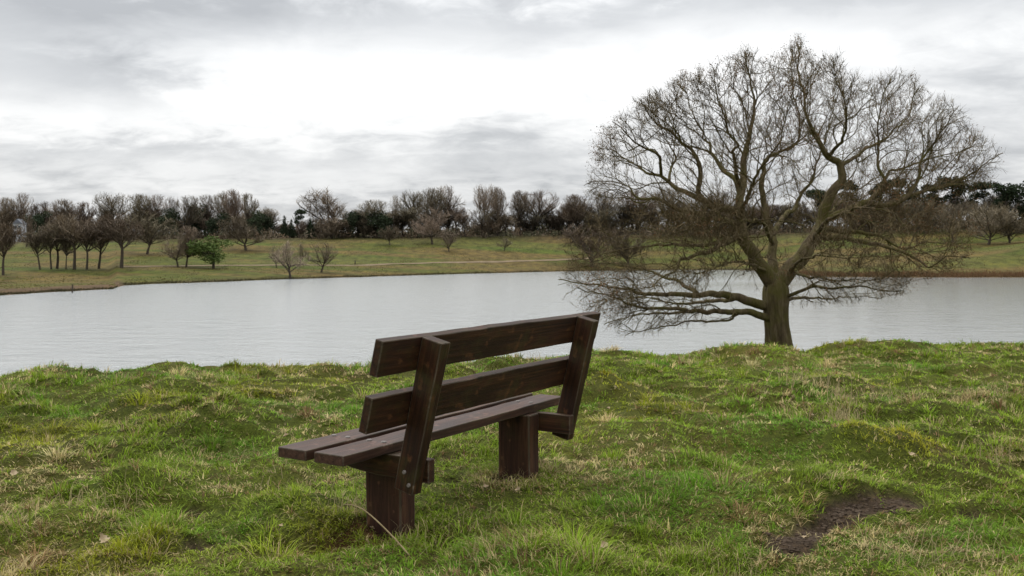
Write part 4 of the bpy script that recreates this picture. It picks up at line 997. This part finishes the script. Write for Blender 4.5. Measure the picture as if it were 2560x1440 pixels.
# ------------------------------------------------------------------ walker on the track
def build_person():
    g = hit(888, 664, 100, 900); g.z += .10
    Hh = 12.5 / F * g.y
    k = Hh / 1.75
    MC = mat_simple('dark_clothes', (.012, .012, .016), (.03, .03, .035), 4, .9); MS = mat_simple('skin', (.35, .22, .16), (.42, .28, .2), 5, .6); MH = mat_simple('dark_hair', (.02, .015, .01), (.04, .03, .02), 9, .7)
    root = empty('person', g, R(70)); tag(root, 'person in dark clothes walking on the sandy track across the lake', 'person')
    J = [((0, 0, .95), .15), ((0, 0, 1.2), .16), ((0, .02, 1.42), .13), ((0, .02, 1.52), .055), ((0, .03, 1.64), .095), ((0, .03, 1.74), .06),
         ((-.19, .01, 1.40), .07), ((-.24, -.06, 1.13), .05), ((-.22, .06, .90), .04), ((.19, .01, 1.40), .07), ((.24, .08, 1.13), .05), ((.23, .16, .93), .04),
         ((-.10, 0, .90), .10), ((-.11, .13, .50), .075), ((-.11, .18, .08), .05), ((-.11, .30, .04), .04), ((.10, 0, .90), .10), ((.11, -.08, .50), .075), ((.11, -.24, .10), .05), ((.11, -.14, .04), .04)]
    E_ = [(0, 1), (1, 2), (2, 3), (3, 4), (4, 5), (2, 6), (6, 7), (7, 8), (2, 9), (9, 10), (10, 11), (0, 12), (12, 13), (13, 14), (14, 15), (0, 16), (16, 17), (17, 18), (18, 19)]
    me = bpy.data.meshes.new('body'); me.from_pydata([j[0] for j in J], E_, []); me.materials.append(MC)
    o = bpy.data.objects.new('body', me); COL.objects.link(o); o.parent = root; o.scale = (k, k, k)
    md = o.modifiers.new('skin', 'SKIN'); sv = me.skin_vertices[0].data
    for v, j in zip(sv, J): v.radius = (j[1], j[1] * .85)
    sv[0].use_root = True
    o.modifiers.new('sub', 'SUBSURF').levels = 1
    bm = bmesh.new(); bmesh.ops.create_uvsphere(bm, u_segments=14, v_segments=10, radius=.108)
    for v in bm.verts:
        if v.co.y > .02 and v.co.z < .03: v.co *= .8
    h = obj_bm('hair', bm, MH, root, True); h.location = (0, .02 * k, 1.67 * k); h.scale = (k * .95, k, k * 1.05)
build_person()

# weathered post standing in the shallows by the spit
def build_post():
    g = at_depth(181, 729, 183.0); z = ZW
    bm = bmesh.new(); bmesh.ops.create_cone(bm, segments=10, radius1=.16, radius2=.12, depth=2.4, cap_ends=True)
    for v in bm.verts: v.co.x += .06 * v.co.z
    o = obj_bm('mooring_post', bm, MFBARK); o.location = (g.x, g.y, z + .4); tag(o, 'weathered wooden post standing at the muddy spit', 'post')
build_post()

# ------------------------------------------------------------------ small things lying in the grass
MLEAF = mat_simple('dry_fallen_leaf', (.26, .19, .11), (.44, .35, .23), 30, .8)
def leaf_mesh(seed):
    r = random.Random(seed); n = 13; vs = []; L = .07
    for k in range(n):
        t = k / (n - 1); w = .022 * math.sin(math.pi * min(1, t * 1.02)) ** .7 * (1 + .35 * math.sin(t * 19 + r.uniform(0, 2)))
        x = (t - .5) * L; zz = .016 * (t - .5) ** 2 * 4 + r.uniform(-.002, .002)
        vs += [(x, -w, zz + .012 * r.uniform(.4, 1)), (x, 0, zz), (x, w, zz + .012 * r.uniform(.4, 1))]
    f = []
    for k in range(n - 1):
        for s in range(2): a = k * 3 + s; f.append((a, a + 1, a + 4, a + 3))
    return mesh_np('fallen_leaf', np.array(vs), np.array(f).ravel(), np.full(len(f), 4), MLEAF, link=False)
LM = [leaf_mesh(s) for s in range(4)]
rng = random.Random(4)
LEAVES = [(36, 1198, 1.6), (262, 1366, 1.7), (715, 1100, 1.5), (855, 1075, 1.3), (1295, 1238, 1.2), (1512, 1382, 1.3), (2032, 1048, 1.2), (1215, 1230, 1.1), (190, 1180, 1.0), (700, 1330, .9), (2015, 1358, 1.4), (1955, 1335, 1.2), (2280, 1148, 1.2), (2150, 1060, 1.0), (1520, 1030, 1.2), (1500, 1028, 1.1), (1000, 1345, .9), (540, 1065, 1.0), (1380, 1250, .9), (2420, 935, 1.3), (1820, 940, 1.0), (2300, 960, 1.0), (930, 1335, .9), (1205, 1075, 1.4), (1235, 1082, 1.1)]
LEAF_LABELS = ['pale dry leaf in the grass at the left edge of the photo', 'pale upright dry leaf in the bottom left grass', 'dry leaf in the grass just beyond the left tip of the seat', 'dry leaf showing above the front seat plank',
 'dry leaf in the grass below the far bench leg, right one', 'dry leaf alone in the bottom centre grass', 'dry leaf beside the dark tussock on the right', 'dry leaf in the grass below the far bench leg, left one', 'dry leaf on the low mound near the left edge',
 'small dry leaf in the grass left of the near bench leg', 'pale leaf on the lower end of the mud patch', 'small leaf on the upper left rim of the mud patch', 'dry leaf on the mossy mound at the right', 'dry leaf beside the standing straw tuft at the right',
 'right of two dry leaves under the mossy hump right of the bench', 'left of two dry leaves under the mossy hump right of the bench', 'tiny dry leaf at the foot of the near bench leg', 'dry leaf on the mossy rise left of the bench', 'tiny dry leaf in the green turf right of the far bench leg',
 'pale leaf near the bank top at the far right', 'small leaf near the bank top below the oak', 'small leaf in the straw below the bank top at right', 'tiny leaf on the reddish earth by the near bench leg', 'left of two dry leaves under the seat between the legs', 'right of two dry leaves under the seat between the legs']
for i, (px, py, s) in enumerate(LEAVES):
    p = hit(px, py, 3, 30); o = bpy.data.objects.new('fallen_leaf', LM[i % 4]); COL.objects.link(o)
    s *= .58; o.location = (p.x, p.y, p.z + .03); o.scale = (s, s, s); o.rotation_euler = (rng.uniform(-.5, .5), rng.uniform(-.5, .5), rng.uniform(0, 6.28))
    tag(o, LEAF_LABELS[i], 'leaf', 'fallen leaves scattered in the grass')
# long bent stem arching in front of the near bench leg
def build_stem():
    q = [(1052, 1428, 4.62), (1020, 1385, 4.62), (985, 1345, 4.66), (940, 1300, 4.70), (905, 1272, 4.74), (878, 1262, 4.78), (862, 1262, 4.82)]
    P = catmull([tuple(at_depth(a, b, d)) + (.0048 - .0004 * i,) for i, (a, b, d) in enumerate(q)], .03)
    P[0, 2] = float(terrain(P[0, 0], P[0, 1])) - .01
    v, f = tubes_np([(P[:, :3], P[:, 3])], 5)
    o = mesh_np('dry_grass_stem', v, f.ravel(), np.full(len(f), 4), mat_simple('straw_stem', (.20, .15, .075), (.34, .27, .15), 20, .8), smooth=True)
    tag(o, 'long bent straw coloured stem arching in front of the near bench leg', 'grass stem')
build_stem()
# clods in the muddy scrape
def build_clods():
    r = np.random.default_rng(8); V = []; Fc = []; 
    ico = bmesh.new(); bmesh.ops.create_icosphere(ico, subdivisions=1, radius=1); iv = np.array([v.co[:] for v in ico.verts]); ifc = np.array([[v.index for v in f.verts] for f in ico.faces]); ico.free()
    n = 0
    for k in range(420):
        i = r.integers(0, len(MUD_P) - 1); t = r.random(); a, b = MUD_P[i], MUD_P[i + 1]
        x = a[0] + (b[0] - a[0]) * t + r.normal(0, .06); y = a[1] + (b[1] - a[1]) * t + r.normal(0, .07); s = r.uniform(.004, .015)
        z = float(terrain(x, y)); w = iv * s * np.array([1.2, 1.0, .6]) * (1 + .35 * r.normal(0, 1, (len(iv), 1))); V.append(w + np.array([x, y, z])); Fc.append(ifc + n); n += len(iv)
    V = np.concatenate(V); Fc = np.concatenate(Fc)
    o = mesh_np('mud_clods', V, Fc.ravel(), np.full(len(Fc), 3), mat_simple('mud', (.042, .029, .019), (.088, .063, .043), 14, .9, spec=.15)); tag(o, 'crumbled dark mud in the bare scrape at lower right', 'mud', kind='stuff')
build_clods()
